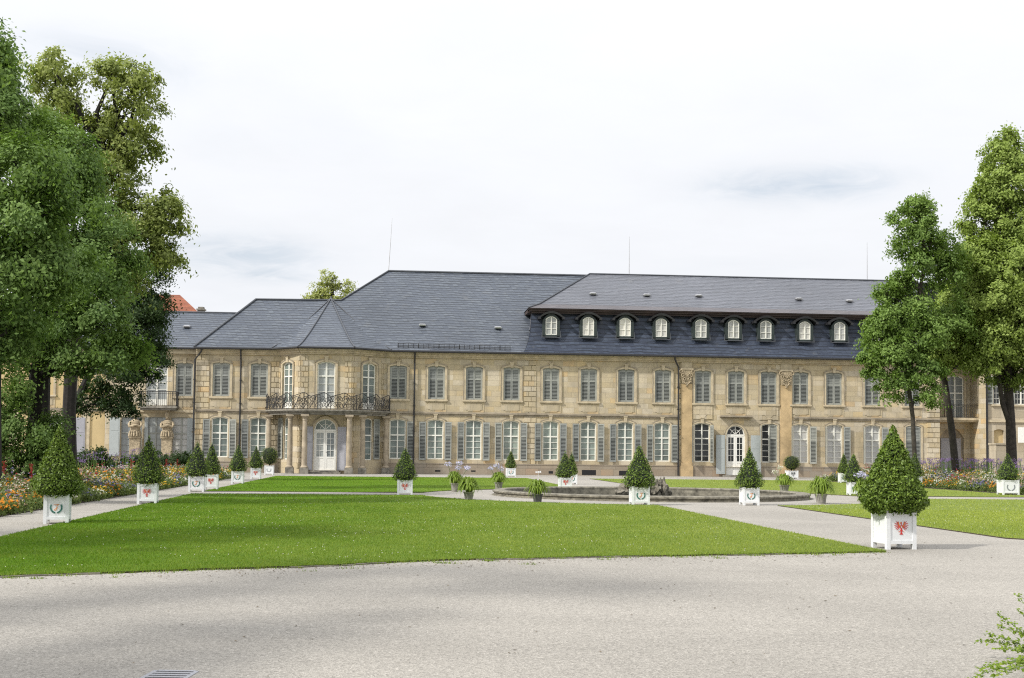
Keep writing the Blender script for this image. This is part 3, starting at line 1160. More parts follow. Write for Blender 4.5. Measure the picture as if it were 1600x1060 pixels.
Z_FD0 = ZY(639, 512, DB) + .02      # french doors on the balcony
Z_FD1 = ZY(565, 512, DB)
Z_SLAB = ZY(641, 512, DB)
FW, FR = 1.22, .14
for (a, b, lo_hole, pxc) in ((P0, P1, 'win', 449.5), (P1, P2, 'door', 512), (P2, P3, 'win', 577)):
    mp, Ls, ang, t, nrm = seg(a, b)
    mid = Ls / 2
    if lo_hole == 'win':
        # centre of the narrow window along the facet, from its place in the photograph
        o_ = RBI @ (CAMP - O)
        r_ = RBI @ ray(pxc, 600)
        den_ = r_.x * t.y - r_.y * t.x
        mid = ((a.y - o_.y) * r_.x - (a.x - o_.x) * r_.y) / -den_ if abs(den_) > 1e-9 else mid
        mid = min(max(mid, .75), Ls - .75)
    hs = [(mid - FW / 2, mid + FW / 2, Z_FD0, Z_FD1, FR)]
    if lo_hole == 'win':
        hs.append((mid - .36, mid + .36, Z_G0 - .1, Z_G1, .08))
    else:
        BW = UX(528.5, 700, DB) - UX(492.5, 700, DB)
        bz0, bz1 = .22, ZY(655, 510, DB)
        hs.append((mid - BW / 2, mid + BW / 2, bz0, bz1, BW / 2 * .98))
    wall(mp, 0, Ls, Z0, Z_WT, hs)
    # french door
    H = Z_FD1 - Z_FD0
    fd = frame_mesh(FW, H, FR, (), (H * .36, H * .52, H * .84), H * .69, .085, .1, .17, .12)
    fd.box(-FW / 2 + .08, FW / 2 - .08, .115, .16, .08, H * .14)
    f = fd.build('french_door', M['white'], palace)
    c = mp(mid, 0, Z_FD0)
    f.location = c
    f.rotation_euler = (0, 0, ang)
    pane_mesh(FW, H, FR).build('pane', M['panegrey'] if lo_hole == 'door' else M['pane'], f)
    surround_mesh(FW, H, FR, .15, .05).build('surround', SURM, f)
    keystone_mesh(H, .13, .33, -.03).build('keystone', M['trim'], f)
    if lo_hole == 'win':
        nw = frame_mesh(.72, Z_G1 - Z_G0 + .1, .08, (), (.42, .84, 1.3, 2.3), 1.72, .06, .1, .17, 0).build('window', M['white'], palace)
        nw.location = mp(mid, 0, Z_G0 - .1)
        nw.rotation_euler = (0, 0, ang)
        pane_mesh(.72, Z_G1 - Z_G0 + .1, .08).build('pane', M['pane'], nw)
        l = shutter_leaf(.55, Z_G1 - Z_G0).build('shutter', SHM, nw)
        l.location = (-.36 - .62, -.05, 0.05) if pxc < 500 else (.42, -.05, 0.05)
    else:
        c = mp(mid, 0, 0)
        d = arched_door(c.x, BW, bz0, bz1, c.y, 'panegrey', 'pane')
        sd_ = surround_mesh(BW, bz1 - bz0, BW / 2 * .98, .18, .05).build('door_surround', SURM, palace)
        sd_.location = (c.x, c.y, bz0)
        for sg in (-1, 1):
            wl = .62
            pl_ = panel_leaf(wl, bz1 - bz0 - .55).build('door_shutter', M['shuttergrey'], palace)
            if sg < 0:
                pl_.location = (c.x - BW / 2 - .06 - wl * .95, c.y - .28, bz0 + .02)
                pl_.rotation_euler = (0, 0, .32)
            else:
                pl_.location = (c.x + BW / 2 + .06, c.y - .08, bz0 + .02)
                pl_.rotation_euler = (0, 0, -.32)
        st = MB()
        st.box(c.x - 1.1, c.x + 1.1, c.y - .75, c.y + .1, Z0, .12)
        st.box(c.x - .98, c.x + .98, c.y - .42, c.y + .1, .1201, bz0 - .001)
        st.build('door_step', M['greystone'], palace)
        # rusticated strips either side
    for s0, s1 in (((.04, .50) if lo_hole == 'door' else (.02, .28)), ((Ls - .50, Ls - .04) if lo_hole == 'door' else (Ls - .28, Ls - .02))):
        quoin(s0, s1, .35, Z_EAVE - .47, mp)
    cr = MB()
    cr.box(-.03, Ls + .03, -.12, .05, Z_EAVE - .46, Z_EAVE - .36, 0, mp)
    cr.box(-.08, Ls + .08, -.22, .05, Z_EAVE - .3599, Z_EAVE - .22, 0, mp)
    cr.box(-.12, Ls + .12, -.34, .05, Z_EAVE - .2199, Z_EAVE - .06, 0, mp)
    cr.build('cornice', M['trim'], palace)

# balcony slab on columns
pts2 = [Vector((UX(414, 640), -.02)), Vector((UX(417, 640, -.7), -.7)), Vector((UX(446, 640, -2.7), -2.7)), Vector((UX(469, 640, -3.35), -3.35)), Vector((UX(551, 640, -3.35), -3.35)), Vector((UX(573, 640, -2.7), -2.7)), Vector((UX(609, 640, -.7), -.7)), Vector((UX(611, 640), -.02))]
cc = Vector(((P1.x + P2.x) / 2, 0))
mb = MB()
for z0, z1, k in ((Z_SLAB - .34, Z_SLAB - .2, .94), (Z_SLAB - .1999, Z_SLAB - .1, .97), (Z_SLAB - .0999, Z_SLAB, 1.0)):
    q = [Vector((cc.x + (p.x - cc.x) * k, p.y * k, z0)) for p in pts2]
    mb.prism(q, (0, 0, z1 - z0))
balc = mb.build('balcony', M['greystone'], palace)


def iron_railing(path, z0, h, parent, wave=True, dens=.11):
    mb = MB()
    pts = []
    for a, b in zip(path, path[1:]):
        n = max(2, int((b - a).length / dens))
        for i in range(n):
            pts.append(a + (b - a) * i / n)
    pts.append(path[-1])
    L = 0
    acc = [0]
    for a, b in zip(pts, pts[1:]):
        L += (b - a).length
        acc.append(L)
    top = [Vector((p.x, p.y, z0 + h * (1 + (.16 * math.sin(s * 4.6) * abs(math.sin(s * 2.3)) if wave else 0)))) for p, s in zip(pts, acc)]
    mb.tube(top, .026, 5)
    mb.tube([Vector((p.x, p.y, z0 + .05)) for p in pts], .02, 4)
    if not wave:
        mb.tube([Vector((p.x, p.y, z0 + h * .86)) for p in pts], .012, 4)
    for i, (p, t) in enumerate(zip(pts, top)):
        if i % 2 == 0 or not wave:
            mb.tube([Vector((p.x, p.y, z0)), t], .011 if i % 8 else .022, 4, 0, False)
        if wave and i + 1 < len(pts):
            d = (pts[i + 1] - p)
            if d.length < 1e-6:
                continue
            d = Vector((d.x, d.y, 0)).normalized()
            if i % 2 == 0:
                for zc, r in ((z0 + h * random.uniform(.26, .36), random.uniform(.17, .23)), (z0 + h * random.uniform(.62, .76), random.uniform(.14, .2))):
                    sg = random.choice((-1, 1))
                    mb.tube([Vector((p.x, p.y, zc)) + d * (sg * r * math.cos(a) * (1 - a / 11)) + Vector((0, 0, r * 1.25 * math.sin(a + .6) * (1 - a / 11))) for a in np.linspace(0, 8.5, 13)], random.uniform(.014, .024), 4, 0, False)
            if i % 10 == 5:
                mb.tube([Vector((p.x, p.y, z0 + h * .1)) - d * .2, Vector((p.x, p.y, z0 + h * .5)) + d * .05, Vector((p.x, p.y, z0 + h * .95)) + d * .25], .026, 4, 0, False)
    return mb.build('railing', M['iron'], parent)


rp = []
for p in pts2:
    k = .985
    rp.append(Vector((cc.x + (p.x - cc.x) * k, p.y * k, 0)))
# bulge the run a little like the curved plan
iron_railing(rp, Z_SLAB, 1.0, balc)


def column(u, d, z1, r=.18, half=False):
    mb = MB()
    mb.box(u - .28, u + .28, d - .28, d + .28, Z0, .42)
    mb.build('column_base', M['greystone'], palace)
    c = MB()
    H = z1 - .42
    prof = [(.25, .4201), (.26, .47), (.22, .52), (r * 1.05, .56), (r * 1.04, .42 + H * .4), (r * .86, .42 + H * .88), (r * .95, .42 + H * .885), (r * .95, .42 + H * .9), (r * .86, .42 + H * .91), (r * .9, .42 + H * .93), (.26, .42 + H * .97)]
    c.lathe(prof, 18, (u, d, 0))
    c.box(u - .27, u + .27, d - .27, d + .27, .42 + H * .965, z1)
    c.build('column', M['column'], palace)


for px, d in ((420, -.45), (453, -2.45), (476, -3.05), (545.5, -3.05), (566.5, -2.45), (603, -.45)):
    column(UX(px, 690, d), d, Z_SLAB - .342)

# ---- roofs
SL = .915
NF = Vector((0, -SL, 1)).normalized()
KF = NF.dot(Vector((0, -.5, Z_EAVE)))


def RPt(px, py):
    return BP(px, py, NF, KF)


Dm = 6.7
Zr = Z_EAVE + SL * (Dm + .5)
rA = Vector((UX(303, 541, -.5), -.5, Z_EAVE))
rB = Vector((UX(822, 551, -.5), -.5, Z_EAVE))
ridL = RPt(607, 424)
ridL.z = Zr
ridL.y = Dm
print('ridge check', ridL, RPt(607, 424), 'px eave')
ridR = Vector((UX(1480, 440, Dm), Dm, Zr))
hipX = RPt(533, 470)
lowL = RPt(400, 468.5)
mb = MB()
mb.face((rA, rB, Vector((ridR.x - 6, Dm, Zr)) if False else Vector((UX(935, 425, Dm), Dm, Zr)), ridL, hipX, Vector((hipX.x, lowL.y, lowL.z)) if False else Vector((hipX.x - .01, hipX.y, hipX.z)), lowL))
# back slopes and hips
bk = 13.4
mb.face((ridL, ridR, Vector((ridR.x + 3, 2 * Dm + .5, Z_EAVE)), Vector((ridL.x - 8, 2 * Dm + .5, Z_EAVE))))
mb.face((hipX, ridL, Vector((ridL.x - 8, 2 * Dm + .5, Z_EAVE)), Vector((hipX.x - 1, 2 * lowL.y + .5, Z_EAVE))))
mb.face((lowL, hipX, Vector((hipX.x, 2 * lowL.y + .5, Z_EAVE)), Vector((rA.x, 2 * lowL.y + .5, Z_EAVE))))
mb.face((rA, lowL, Vector((rA.x, 2 * lowL.y + .5, Z_EAVE))))
roof = mb.build('roof', M['slate'], palace, uv=True)
mb = MB()
UPV = Vector((0, -.03, .04))
mb.tube([ridL + UPV, ridR + UPV], .07, 6)
mb.tube([rA + UPV, lowL + UPV], .07, 6)
mb.tube([lowL + UPV, hipX + UPV, ridL + UPV], .06, 6)
mb.build('ridge_capping', M['lead'], roof)

# bay tent roof with bell-cast foot
OV = .42
apex = Vector((UX(517, 468, lowL.y + .15), lowL.y + .15, B(517, 467, lowL.y + .15).z))
e0 = Vector((UX(425, 542, -.5), -.5, Z_EAVE + .02))
e1 = Vector((P1.x - .16, P1.y - OV, Z_EAVE + .02))
e2 = Vector((P2.x + .16, P2.y - OV, Z_EAVE + .02))
e3 = Vector((UX(612, 547, -.5), -.5, Z_EAVE + .02))
mb = MB()
ks = [0, .12, .3, .55, 1.0]
zs = [0, .085, .25, .51, 1.0]


def tent(e, k, z):
    p = e + (apex - e) * k
    p.z = e.z + (apex.z - e.z) * z
    return p


lines = []
for ea, eb in ((e0, e1), (e1, e2), (e2, e3)):
    for i in range(4):
        mb.face((tent(ea, ks[i], zs[i]), tent(eb, ks[i], zs[i]), tent(eb, ks[i + 1], zs[i + 1]), tent(ea, ks[i + 1], zs[i + 1])))
# under-skirt that closes the tent down to the main slope
mb.face((e0, Vector((e0.x, .6, Z_EAVE + .02)), Vector((e3.x, .6, Z_EAVE + .02)), e3, e2, e1))
bayroof = mb.build('bay_roof', M['slate'], palace, uv=True)
mb = MB()
for e in (e0, e1, e2, e3):
    mb.tube([tent(e, k, z) + Vector((0, -.02, .03)) for k, z in zip(ks, zs)], .05, 5)
mb.build('hip_capping', M['lead'], bayroof)

# gutters
mb = MB()
for a, b in ((rA, e0), (e0, e1), (e1, e2), (e2, e3), (e3, Vector((U_R + .4, -.5, Z_EAVE)))):
    a2, b2 = a + Vector((0, -.05, -.06)), b + Vector((0, -.05, -.06))
    mb.tube([a2, b2], .085, 7)
gutter = mb.build('gutter', M['gutter'], palace)

# ---- mansard
ZM1 = B(1000, 493.5, .75).z
MU0 = UX(818, 551, -.5)
MU1 = U_R + .4
prof = [(-.5, Z_EAVE), (-.22, Z_EAVE + .38), (.12, Z_EAVE + 1.0), (.42, Z_EAVE + 1.75), (.62, ZM1 + .05)]
inset = [0, .22, .42, .58, .68]
mb = MB()
for i in range(4):
    (y0, z0), (y1, z1) = prof[i], prof[i + 1]
    a, b = MU0 + inset[i], MU0 + inset[i + 1]
    mb.face(((a, y0, z0), (MU1, y0, z0), (MU1, y1, z1), (b, y1, z1)))
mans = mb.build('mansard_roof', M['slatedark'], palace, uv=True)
mb = MB()
for i in range(4):
    (y0, z0), (y1, z1) = prof[i], prof[i + 1]
    a, b = MU0 + inset[i], MU0 + inset[i + 1]
    mb.face(((a - .02, y0, z0), (b - .02, y1, z1), (b + .25, 4.5, z1), (a + .0, 4.5, z0)))
mb.build('mansard_cheek', M['slatelight'], mans, uv=True)  # side facet's sunlit brightness painted with the paler slate
# brown moulding at the break
ug0 = UX(826, 490, .2)
mb = MB()
mb.box(ug0 + .25, MU1, .30, .9, ZM1 - .02, ZM1 + .12)
mb.box(ug0 + .1, MU1, .14, .9, ZM1 + .1201, ZM1 + .24)
mb.box(ug0, MU1, .02, .9, ZM1 + .2401, ZM1 + .31)
mb.box(ug0 + .0, ug0 + .3, .9, 3.2, ZM1 + .05, ZM1 + .31)
mb.build('eaves_moulding', M['brownwood'], mans)
# upper slope
ya, za = -.02, ZM1 + .32
rid2 = Vector((UX(921, 426, Dm), Dm - .12, Zr + .12))
mb = MB()
kx = .28
ym, zm = ya + (Dm - .12 - ya) * .16, za + (Zr + .12 - za) * .115
hip_m = Vector((ug0 + (rid2.x - ug0) * .16, ym, zm))
mb.face(((ug0 - .05, ya, za), (MU1, ya, za), (MU1, ym, zm), hip_m), 1)
mb.face((hip_m, (MU1, ym, zm), (MU1, Dm - .12, Zr + .12), rid2))
mb.face(((ug0 - .05, ya, za), hip_m, (hip_m.x + .05, 5.2, zm), (ug0 - .05, 4.8, za)))
mb.face((hip_m, rid2, (rid2.x, Dm + 1, Zr), (hip_m.x + .05, 5.2, zm)))
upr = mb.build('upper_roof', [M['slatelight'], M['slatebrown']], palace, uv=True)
mb = MB()
mb.tube([Vector((ug0 - .05, ya, za + .03)), hip_m + Vector((0, 0, .04)), rid2 + Vector((0, 0, .04)), Vector((MU1, Dm - .12, Zr + .16))], .065, 6)
mb.build('ridge_capping', M['lead'], upr)


# ---- dormers
def dormer():
    zb, zt = ZY(526, 1000, -.05) - 0, ZY(490, 1000, -.05)
    H = zt - zb
    W = 1.24
    y = -.02
    body = MB()
    w = W / 2
    ww, wh = .41, H * .80
    body.box(-w, -ww, y, 1.0, -.06, H * .62)
    body.box(ww, w, y, 1.0, -.06, H * .62)
    body.box(-ww, ww, y - .02, 1.0, -.14, 0)
    n = 12
    for i in range(n):          # arched head over the window
        a = arcpt(-ww, ww, wh, .2, i / n)
        b = arcpt(-ww, ww, wh, .2, (i + 1) / n)
        c = arcpt(-w, w, H * .93, H * .31, (i + 1) / n)
        d = arcpt(-w, w, H * .93, H * .31, i / n)
        body.prism([(a[0], y, a[1]), (b[0], y, b[1]), (c[0], y, c[1]), (d[0], y, d[1])], (0, .9, 0))
    body.box(-w, -ww - .0, y + .002, .9, H * .615, H * .66)
    root = body.build('dormer', M['greenwood'], palace)
    hood = MB()
    w2 = .86
    for i in range(n):
        a = arcpt(-w2, w2, H * 1.0, .38, i / n)
        b = arcpt(-w2, w2, H * 1.0, .38, (i + 1) / n)
        hood.prism([(a[0], y - .2, a[1] - .13), (b[0], y - .2, b[1] - .13), (b[0], y - .22, b[1] + .02), (a[0], y - .22, a[1] + .02)], (0, 1.9, 0))
    for sg in (-1, 1):
        hood.box(sg * w2 - .09, sg * w2 + .09, y - .22, 1.2, H - .38 - .17, H - .38 - .0)
    hood.build('dormer_hood', M['gutter'], root)
    fm = frame_mesh(ww * 2, wh, .2, (), (wh * .34, wh * .66), 0, .05, y + .02, y + .09, .07)
    fm.build('frame', M['white'], root)
    pm = pane_mesh(ww * 2, wh, .2, y + .075)
    pm.build('pane', M['panecurtain'], root)
    lead = MB()
    for sg in (-1, 1):
        lead.prism([(sg * (w + .02), y - .03, -.16), (sg * (w + .09), y - .03, -.24), (sg * (w + .05), y - .03, .3), (sg * (w + .02), y - .03, .3)], (0, .02, 0))
    lead.box(-w - .02, w + .02, y - .06, y + .02, -.2, -.1401)
    lead.build('flashing', M['lead'], root)
    return root, zb


dm, dzb = dormer()
for i, px in enumerate((861.5, 919.5, 977, 1033.5, 1095.5, 1146.5, 1197, 1258, 1312.5, 1366, 1420)):
    o = dm if i == 0 else copy_tree(dm)
    place(o, UX(px, 512, -.05), dzb)

# ---- hatches, rods, snow guard, drainpipes
hatch = MB()
hatch.box(-.25, .25, -.22, .2, 0, .06)
hatch.box(-.2, .2, -.23, .18, .0601, .10)
hat = hatch.build('roof_hatch', M['metal'], palace)
NU = Vector((0, -(Zr + .12 - zm), (Dm - .12 - ym))).normalized()
KU = NU.dot(hip_m)
fst = True
for px, py in ((660, 510), (778, 514), (926.5, 461), (1010.5, 463), (1091.5, 464), (1248, 469), (1327, 472)):
    o = hat if fst else copy_tree(hat)
    fst = False
    p = RPt(px, py) if px < 900 else BP(px, py, NU, KU)
    o.location = p + Vector((0, -.03, .06))
    o.rotation_euler = (math.radians(14), 0, 0)
for px, py, yt, d, bend in ((607, 423, 341, Dm, .22), (983, 427, 370, Dm, 0), (1355, 440, 379, Dm, 0)):
    base = B(px, py, d)
    base.z = Zr - .05
    top = B(px, yt, d)
    mb = MB()
    mb.tube([base, Vector((base.x + bend * .5, d, (base.z + top.z) / 2)), Vector((base.x + bend, d, top.z))], [.035, .028, .012], 6)
    mb.build('lightning_rod', M['metal'], palace)
mb = MB()
a, b = RPt(622, 543), RPt(797, 547)
n = 22
for k, hh in enumerate((.06, .16, .26)):
    mb.tube([a + Vector((0, -.05, hh)), b + Vector((0, -.05, hh))], .015, 4)
for i in range(n + 1):
    q = a + (b - a) * i / n
    mb.tube([q + Vector((0, 0, -.03)), q + Vector((0, -.05, .3))], .016 if i % 4 else .03, 4)
mb.build('snow_guard', M['iron'], palace)
for px, jog in ((375.5, 0), (647, 0), (1059.3, .35), (303.5, -.5)):
    u = UX(px, 640)
    mb = MB()
    pts = [(u - jog, -.5, Z_EAVE - .08), (u - jog * .9, -.42, Z_EAVE - .3), (u, -.17, Z_EAVE - .85), (u, -.17, .05)]
    mb.tube(pts, .06, 7)
    for z in (1.2, 3.0, 4.8, 6.4):
        mb.box(u - .08, u + .08, -.245, .0, z, z + .05)
    mb.build('drainpipe', M['gutter'], palace)
# ------------------------------------------------------------------ recessed left wing with the atlas figures
DL = .9
wing = tag(empty('palace_wing', O, TH), 'recessed low palace wing with two carved atlas figures under an iron balcony', 'palace wing')
wx0, wx1 = UX(165, 650, DL), UX(306, 650, DL)
WZ_E = Z_EAVE
wh = [(UX(288, 600, DL) - UW / 2, UX(288, 600, DL) + UW / 2, Z_U0, Z_U1, UR)]
fdu = UX(245, 600, DL)
wh.append((fdu - .75, fdu + .75, ZY(640), Z_U1 + .1, .15))
gws = [UX(x, 690, DL) for x in (205, 243, 283)]
for x in gws:
    wh.append((x - .72, x + .72, Z_G0 - .05, Z_G1 - .05, .05))
wall(lambda s_, d_, z_: Vector((s_, DL + d_, z_)), wx0, wx1, Z0, Z_WT, wh, parent=wing)
o = copy_tree(up_proto)
place(o, UX(288, 600, DL), Z_U0, DL, parent=wing)
H = Z_U1 + .1 - ZY(640)
f = frame_mesh(1.5, H, .15, (), (H * .36, H * .52, H * .84), H * .69, .09, .1, .17, .12)
f.box(-.66, .66, .115, .16, .09, H * .14)
f = f.build('french_door', M['white'], wing)
f.location = (fdu, DL, ZY(640))
pane_mesh(1.5, H, .15).build('pane', M['panegrey'], f)
for i, x in enumerate(gws):
    hh = Z_G1 - Z_G0
    g = frame_mesh(1.44, hh, .05, (-.36, .36) if False else (), (hh * .15, hh * .30, hh * .455, hh * .80), hh * .60, .06).build('window', M['shutter'], wing)
    g.location = (x, DL, Z_G0 - .05)
    pane_mesh(1.44, hh, .05).build('pane', M['panecurtain'] if i == 2 else M['panegrey'], g)
    if i != 1:
        sp_ = panel_leaf(.7, hh - .1).build('shutter', M['shutterblue'], g)
        sp_.location = (-.72 - .76, -.07, .05) if i == 0 else (.40, .03, .05)
    else:
        for sg in (-1, 1):
            sp_ = panel_leaf(.25, hh - .1).build('shutter', M['shutterblue'], g)
            sp_.location = (-.76 if sg < 0 else .5, -.06, .05)
mb = MB()
mb.box(wx0, wx1, DL - .07, DL + .02, Z_BELT - .10, Z_BELT + .10)
mb.box(wx0, wx1, DL - .05, DL + .1, Z0, Z_PL + .02)
mb.box(wx0, wx1, DL - .3, DL + .02, Z_EAVE - .4, Z_EAVE - .08)
mb.build('cornice', M['trim'], wing)
b0, b1 = UX(216, 640, DL - 1.0), UX(276, 640, DL - 1.0)
zsl = ZY(640)
mb = MB()
mb.box(b0, b1, DL - 1.05, DL, zsl - .2, zsl - .05)
mb.box(b0 + .1, b1 - .1, DL - .9, DL, zsl - .34, zsl - .2001)
bal = mb.build('balcony', M['greystone'], wing)
iron_railing([Vector((b0 + .05, DL - .05, 0)), Vector((b0 + .05, DL - 1.0, 0)), Vector((b1 - .05, DL - 1.0, 0)), Vector((b1 - .05, DL - .05, 0))], zsl - .05, 1.0, bal, False, .13)


def atlas(u, d, flip):
    """carved half figure with crossed arms growing out of a tapering pillar, carrying the balcony"""
    mb = MB()
    z1 = zsl - .35
    zw = z1 - 1.95
    mb.prism([(u - .33, d - .2, Z0), (u + .33, d - .2, Z0), (u + .36, d - .2, zw), (u - .36, d - .2, zw)], (0, .4, 0))
    mb.box(u - .42, u + .42, d - .28, d + .25, zw + .0005, zw + .12)
    prof = [(.36, zw + .12), (.40, zw + .25), (.36, zw + .5), (.33, zw + .7), (.34, zw + .95), (.37, zw + 1.08), (.33, zw + 1.2), (.20, zw + 1.29), (.10, zw + 1.35), (.10, zw + 1.5)]
    mb.lathe(prof, 14, (u, d, 0), wob=lambda a, z: -.25 * abs(math.sin(a)) + .06 * math.sin(a * 9 + z * 14) * (1 if z < zw + .75 else .25))
    hz = zw + 1.66
    hd = [(.001, hz - .24), (.09, hz - .21), (.135, hz - .1), (.155, hz + .03), (.135, hz + .14), (.08, hz + .21), (.001, hz + .24)]
    mb.lathe(hd, 12, (u + flip * .03, d - .06, 0))
    mb.tube([(u + flip * .03, d - .2, hz + .03), (u + flip * .03, d - .25, hz - .04), (u + flip * .03, d - .2, hz - .06)], [.02, .035, .02], 5)
    mb.lathe([(.02, hz - .3), (.10, hz - .26), (.11, hz - .14), (.06, hz - .06)], 8, (u + flip * .03, d - .12, 0))   # beard
    for sg in (-1, 1):
        mb.tube([(u + sg * .33, d, zw + 1.13), (u + sg * .42, d - .1, zw + .95), (u + sg * .38, d - .26, zw + .80), (u + sg * .1, d - .36, zw + .88 + sg * .04), (u - sg * .2, d - .34, zw + .93)], [.10, .095, .085, .07, .06], 8)
    for k in range(7):
        a = -PI + PI * (k + .5) / 7
        mb.tube([(u + .36 * math.cos(a), d + .34 * math.sin(a), zw + .5), (u + .42 * math.cos(a), d + .38 * math.sin(a), zw + .14)], [.05, .07], 5)
    mb.box(u - .2, u + .2, d - .2, d + .3, z1 - .06, z1)
    mb.build('atlas_figure', M['carved'], wing, smooth=False)


atlas(UX(211, 690, DL - .5), DL - .5, 1)
atlas(UX(261, 690, DL - .5), DL - .5, -1)
nfw = Vector((0, -.72, 1)).normalized()
kf = nfw.dot(Vector((0, DL - .45, Z_EAVE + .02)))
pl0, pl1 = BP(150, 489, nfw, kf), BP(372, 490, nfw, kf)
mb = MB()
mb.face((Vector((UX(110, 541, DL), DL - .45, Z_EAVE + .02)), Vector((UX(309, 541, DL), DL - .45, Z_EAVE + .02)), pl1, Vector((pl0.x - 6, pl1.y, pl1.z))))
mb.face((Vector((pl0.x - 6, pl1.y, pl1.z)), pl1, Vector((pl1.x, pl1.y + 5, Z_EAVE)), Vector((pl0.x - 6, pl1.y + 5, Z_EAVE))))
r_ = mb.build('roof', M['slate'], wing, uv=True)
mb = MB()
mb.tube([Vector((pl0.x - 6, pl1.y, pl1.z + .03)), pl1 + Vector((0, 0, .03))], .06, 6)
mb.build('ridge_capping', M['lead'], r_)
mb = MB()
mb.tube([Vector((UX(110, 541, DL), DL - .5, Z_EAVE - .03)), Vector((U_L, DL - .5, Z_EAVE - .03))], .08, 7)
mb.build('gutter', M['gutter'], wing)
o = copy_tree(hat)
o.parent = wing
o.location = BP(292, 512, nfw, kf) + Vector((0, -.03, .05))
ch = MB()
cb = BP(358, 490, nfw, kf)

# ------------------------------------------------------------------ yellow house at the left
yh = tag(empty('plaster_house', O, TH), 'pale yellow plastered house with an arched white window behind the big trees', 'house')
DY = 1.1
yx0, yx1 = UX(-60, 650, DY), UX(165, 650, DY) - .01
au = UX(86, 690, DY)
aw = 1.7
az0, az1 = ZY(726), ZY(655)
DYm = lambda s_, d_, z_: Vector((s_, DY + d_, z_))
wall(DYm, yx0, yx1, Z0, Z_EAVE - .1, [(au - aw / 2, au + aw / 2, az0, az1, aw / 2 * .98)], mat=M['yellow'], parent=yh)
ad = arched_door(au, aw, az0, az1, DY, 'pane', 'pane', name='arched_window')
ad.parent = yh
sd_ = surround_mesh(aw, az1 - az0, aw / 2 * .98, .2, .06).build('window_surround', SURM, yh)
sd_.location = (au, DY, az0)
for px in (22, 133):
    u = UX(px, 690, DY)
    mb = MB()
    mb.box(u - .3, u + .3, DY - .08, DY + .02, Z0, Z_BELT - .1)
    mb.build('pilaster', M['trim'], yh)
mb = MB()
mb.box(yx0, yx1, DY - .1, DY + .02, Z_BELT - .1, Z_BELT + .12)
mb.box(yx0, yx1, DY - .3, DY + .02, Z_EAVE - .45, Z_EAVE - .1001)
mb.build('belt_course', M['trimdark'], yh)
sp_ = panel_leaf(.7, 3.0).build('shutter', M['shuttergrey'], yh)
sp_.location = (UX(117, 690, DY), DY - .1, az0)
sp_ = copy_tree(up_proto)
place(sp_, UX(70, 600, DY), Z_U0, DY, parent=yh)
sp_ = copy_tree(up_proto)
place(sp_, UX(135, 600, DY), Z_U0, DY, parent=yh)
mb = MB()
mb.face(((yx0, DY - .4, Z_EAVE), (yx1 - .1, DY - .4, Z_EAVE), (yx1 - .1, DY + 5, Z_EAVE + 3.9), (yx0, DY + 5, Z_EAVE + 3.9)))
mb.face(((yx0, DY + 5, Z_EAVE + 3.9), (yx1 - .1, DY + 5, Z_EAVE + 3.9), (yx1 - .1, DY + 10, Z_EAVE), (yx0, DY + 10, Z_EAVE)))
mb.build('roof', M['slate'], yh, uv=True)

# ------------------------------------------------------------------ red roofed house far behind
rh = tag(empty('tiled_house', (0, 122, 0)), 'distant house with a red tiled hip roof and small chimney behind the palace', 'house')
Y = 122
a, b, c, d = AT(215, 488, Y - 4), AT(311, 489, Y - 4), AT(281, 461, Y), AT(238, 460.5, Y)
mb = MB()
e, f = AT(311, 489, Y + 5), AT(215, 488, Y + 5)
off = Vector((0, -Y, 0))
e.z = b.z
f.z = a.z
mb.face([q + off for q in (a, b, c, d)])
mb.face([q + off for q in (b, e, c)])
mb.face([q + off for q in (e, f, d, c)])
mb.face([q + off for q in (f, a, d)])
mb.build('roof', M['tile'], rh, uv=True)
mb = MB()
mb.box(a.x + .4, b.x - .4, -3.6, 4.4, 0, a.z + .05)
mb.build('wall', M['yellow'], rh)
mb = MB()
q = AT(314, 485, Y - 3.2)
mb.box(q.x - .28, q.x + .28, -3.45, -2.7, q.z - 3, q.z - .01)
mb.box(q.x - .36, q.x + .36, -3.55, -2.6, q.z, q.z + .12)
mb.box(q.x - .24, q.x + .24, -3.4, -2.75, q.z + .1201, q.z + .3)
mb.build('chimney', M['greystone'], rh)

# ------------------------------------------------------------------ right hand recess (part of the palace) and side house
DR = 2.3
rx0, rx1 = U_R, UX(1538, 650, DR)
DRm = lambda s_, d_, z_: Vector((s_, DR + d_, z_))
mr = UX(1492.5, 600, DR)
rH0, rH1 = ZY(655, 1490, DR), ZY(587, 1490, DR)
dr = UX(1487, 700, DR)
wall(DRm, rx0, rx1, Z0, Z_WT, [(mr - .68, mr + .68, rH0, rH1, .15), (dr - .95, dr + .95, .25, ZY(668, 1487, DR), .8)])
fdm = frame_mesh(1.36, rH1 - rH0, .15, (), (.95, 1.5, 2.55), 1.95, .09, .1, .17, .12)
fr_ = fdm.build('french_door', M['white'], palace)
fr_.location = (mr, DR, rH0)
pane_mesh(1.36, rH1 - rH0, .15).build('pane', M['panegrey'], fr_)
surround_mesh(1.36, rH1 - rH0, .15, .16, .05).build('surround', SURM, fr_)
mb = MB()
mb.face(((dr - .95, DR + .2, .2), (dr + .95, DR + .2, .2), (dr + .95, DR + .2, 4.3), (dr - .95, DR + .2, 4.3)))
mb.build('arch_recess', M['trimdark'], palace)
mb = MB()
mb.box(dr - .78, dr + .78, DR + .13, DR + .19, .25, 3.0)
mb.box(dr - .70, dr - .03, DR + .11, DR + .1299, .4, 2.8)
mb.box(dr + .03, dr + .70, DR + .11, DR + .1299, .4, 2.8)
mb.build('door', M['shuttergrey'], palace)
mb = MB()
mb.face(((U_R, 0, Z0), (U_R, DR, Z0), (U_R, DR, Z_WT), (U_R, 0, Z_WT)))
mb.build('wall', M['stone'], palace)
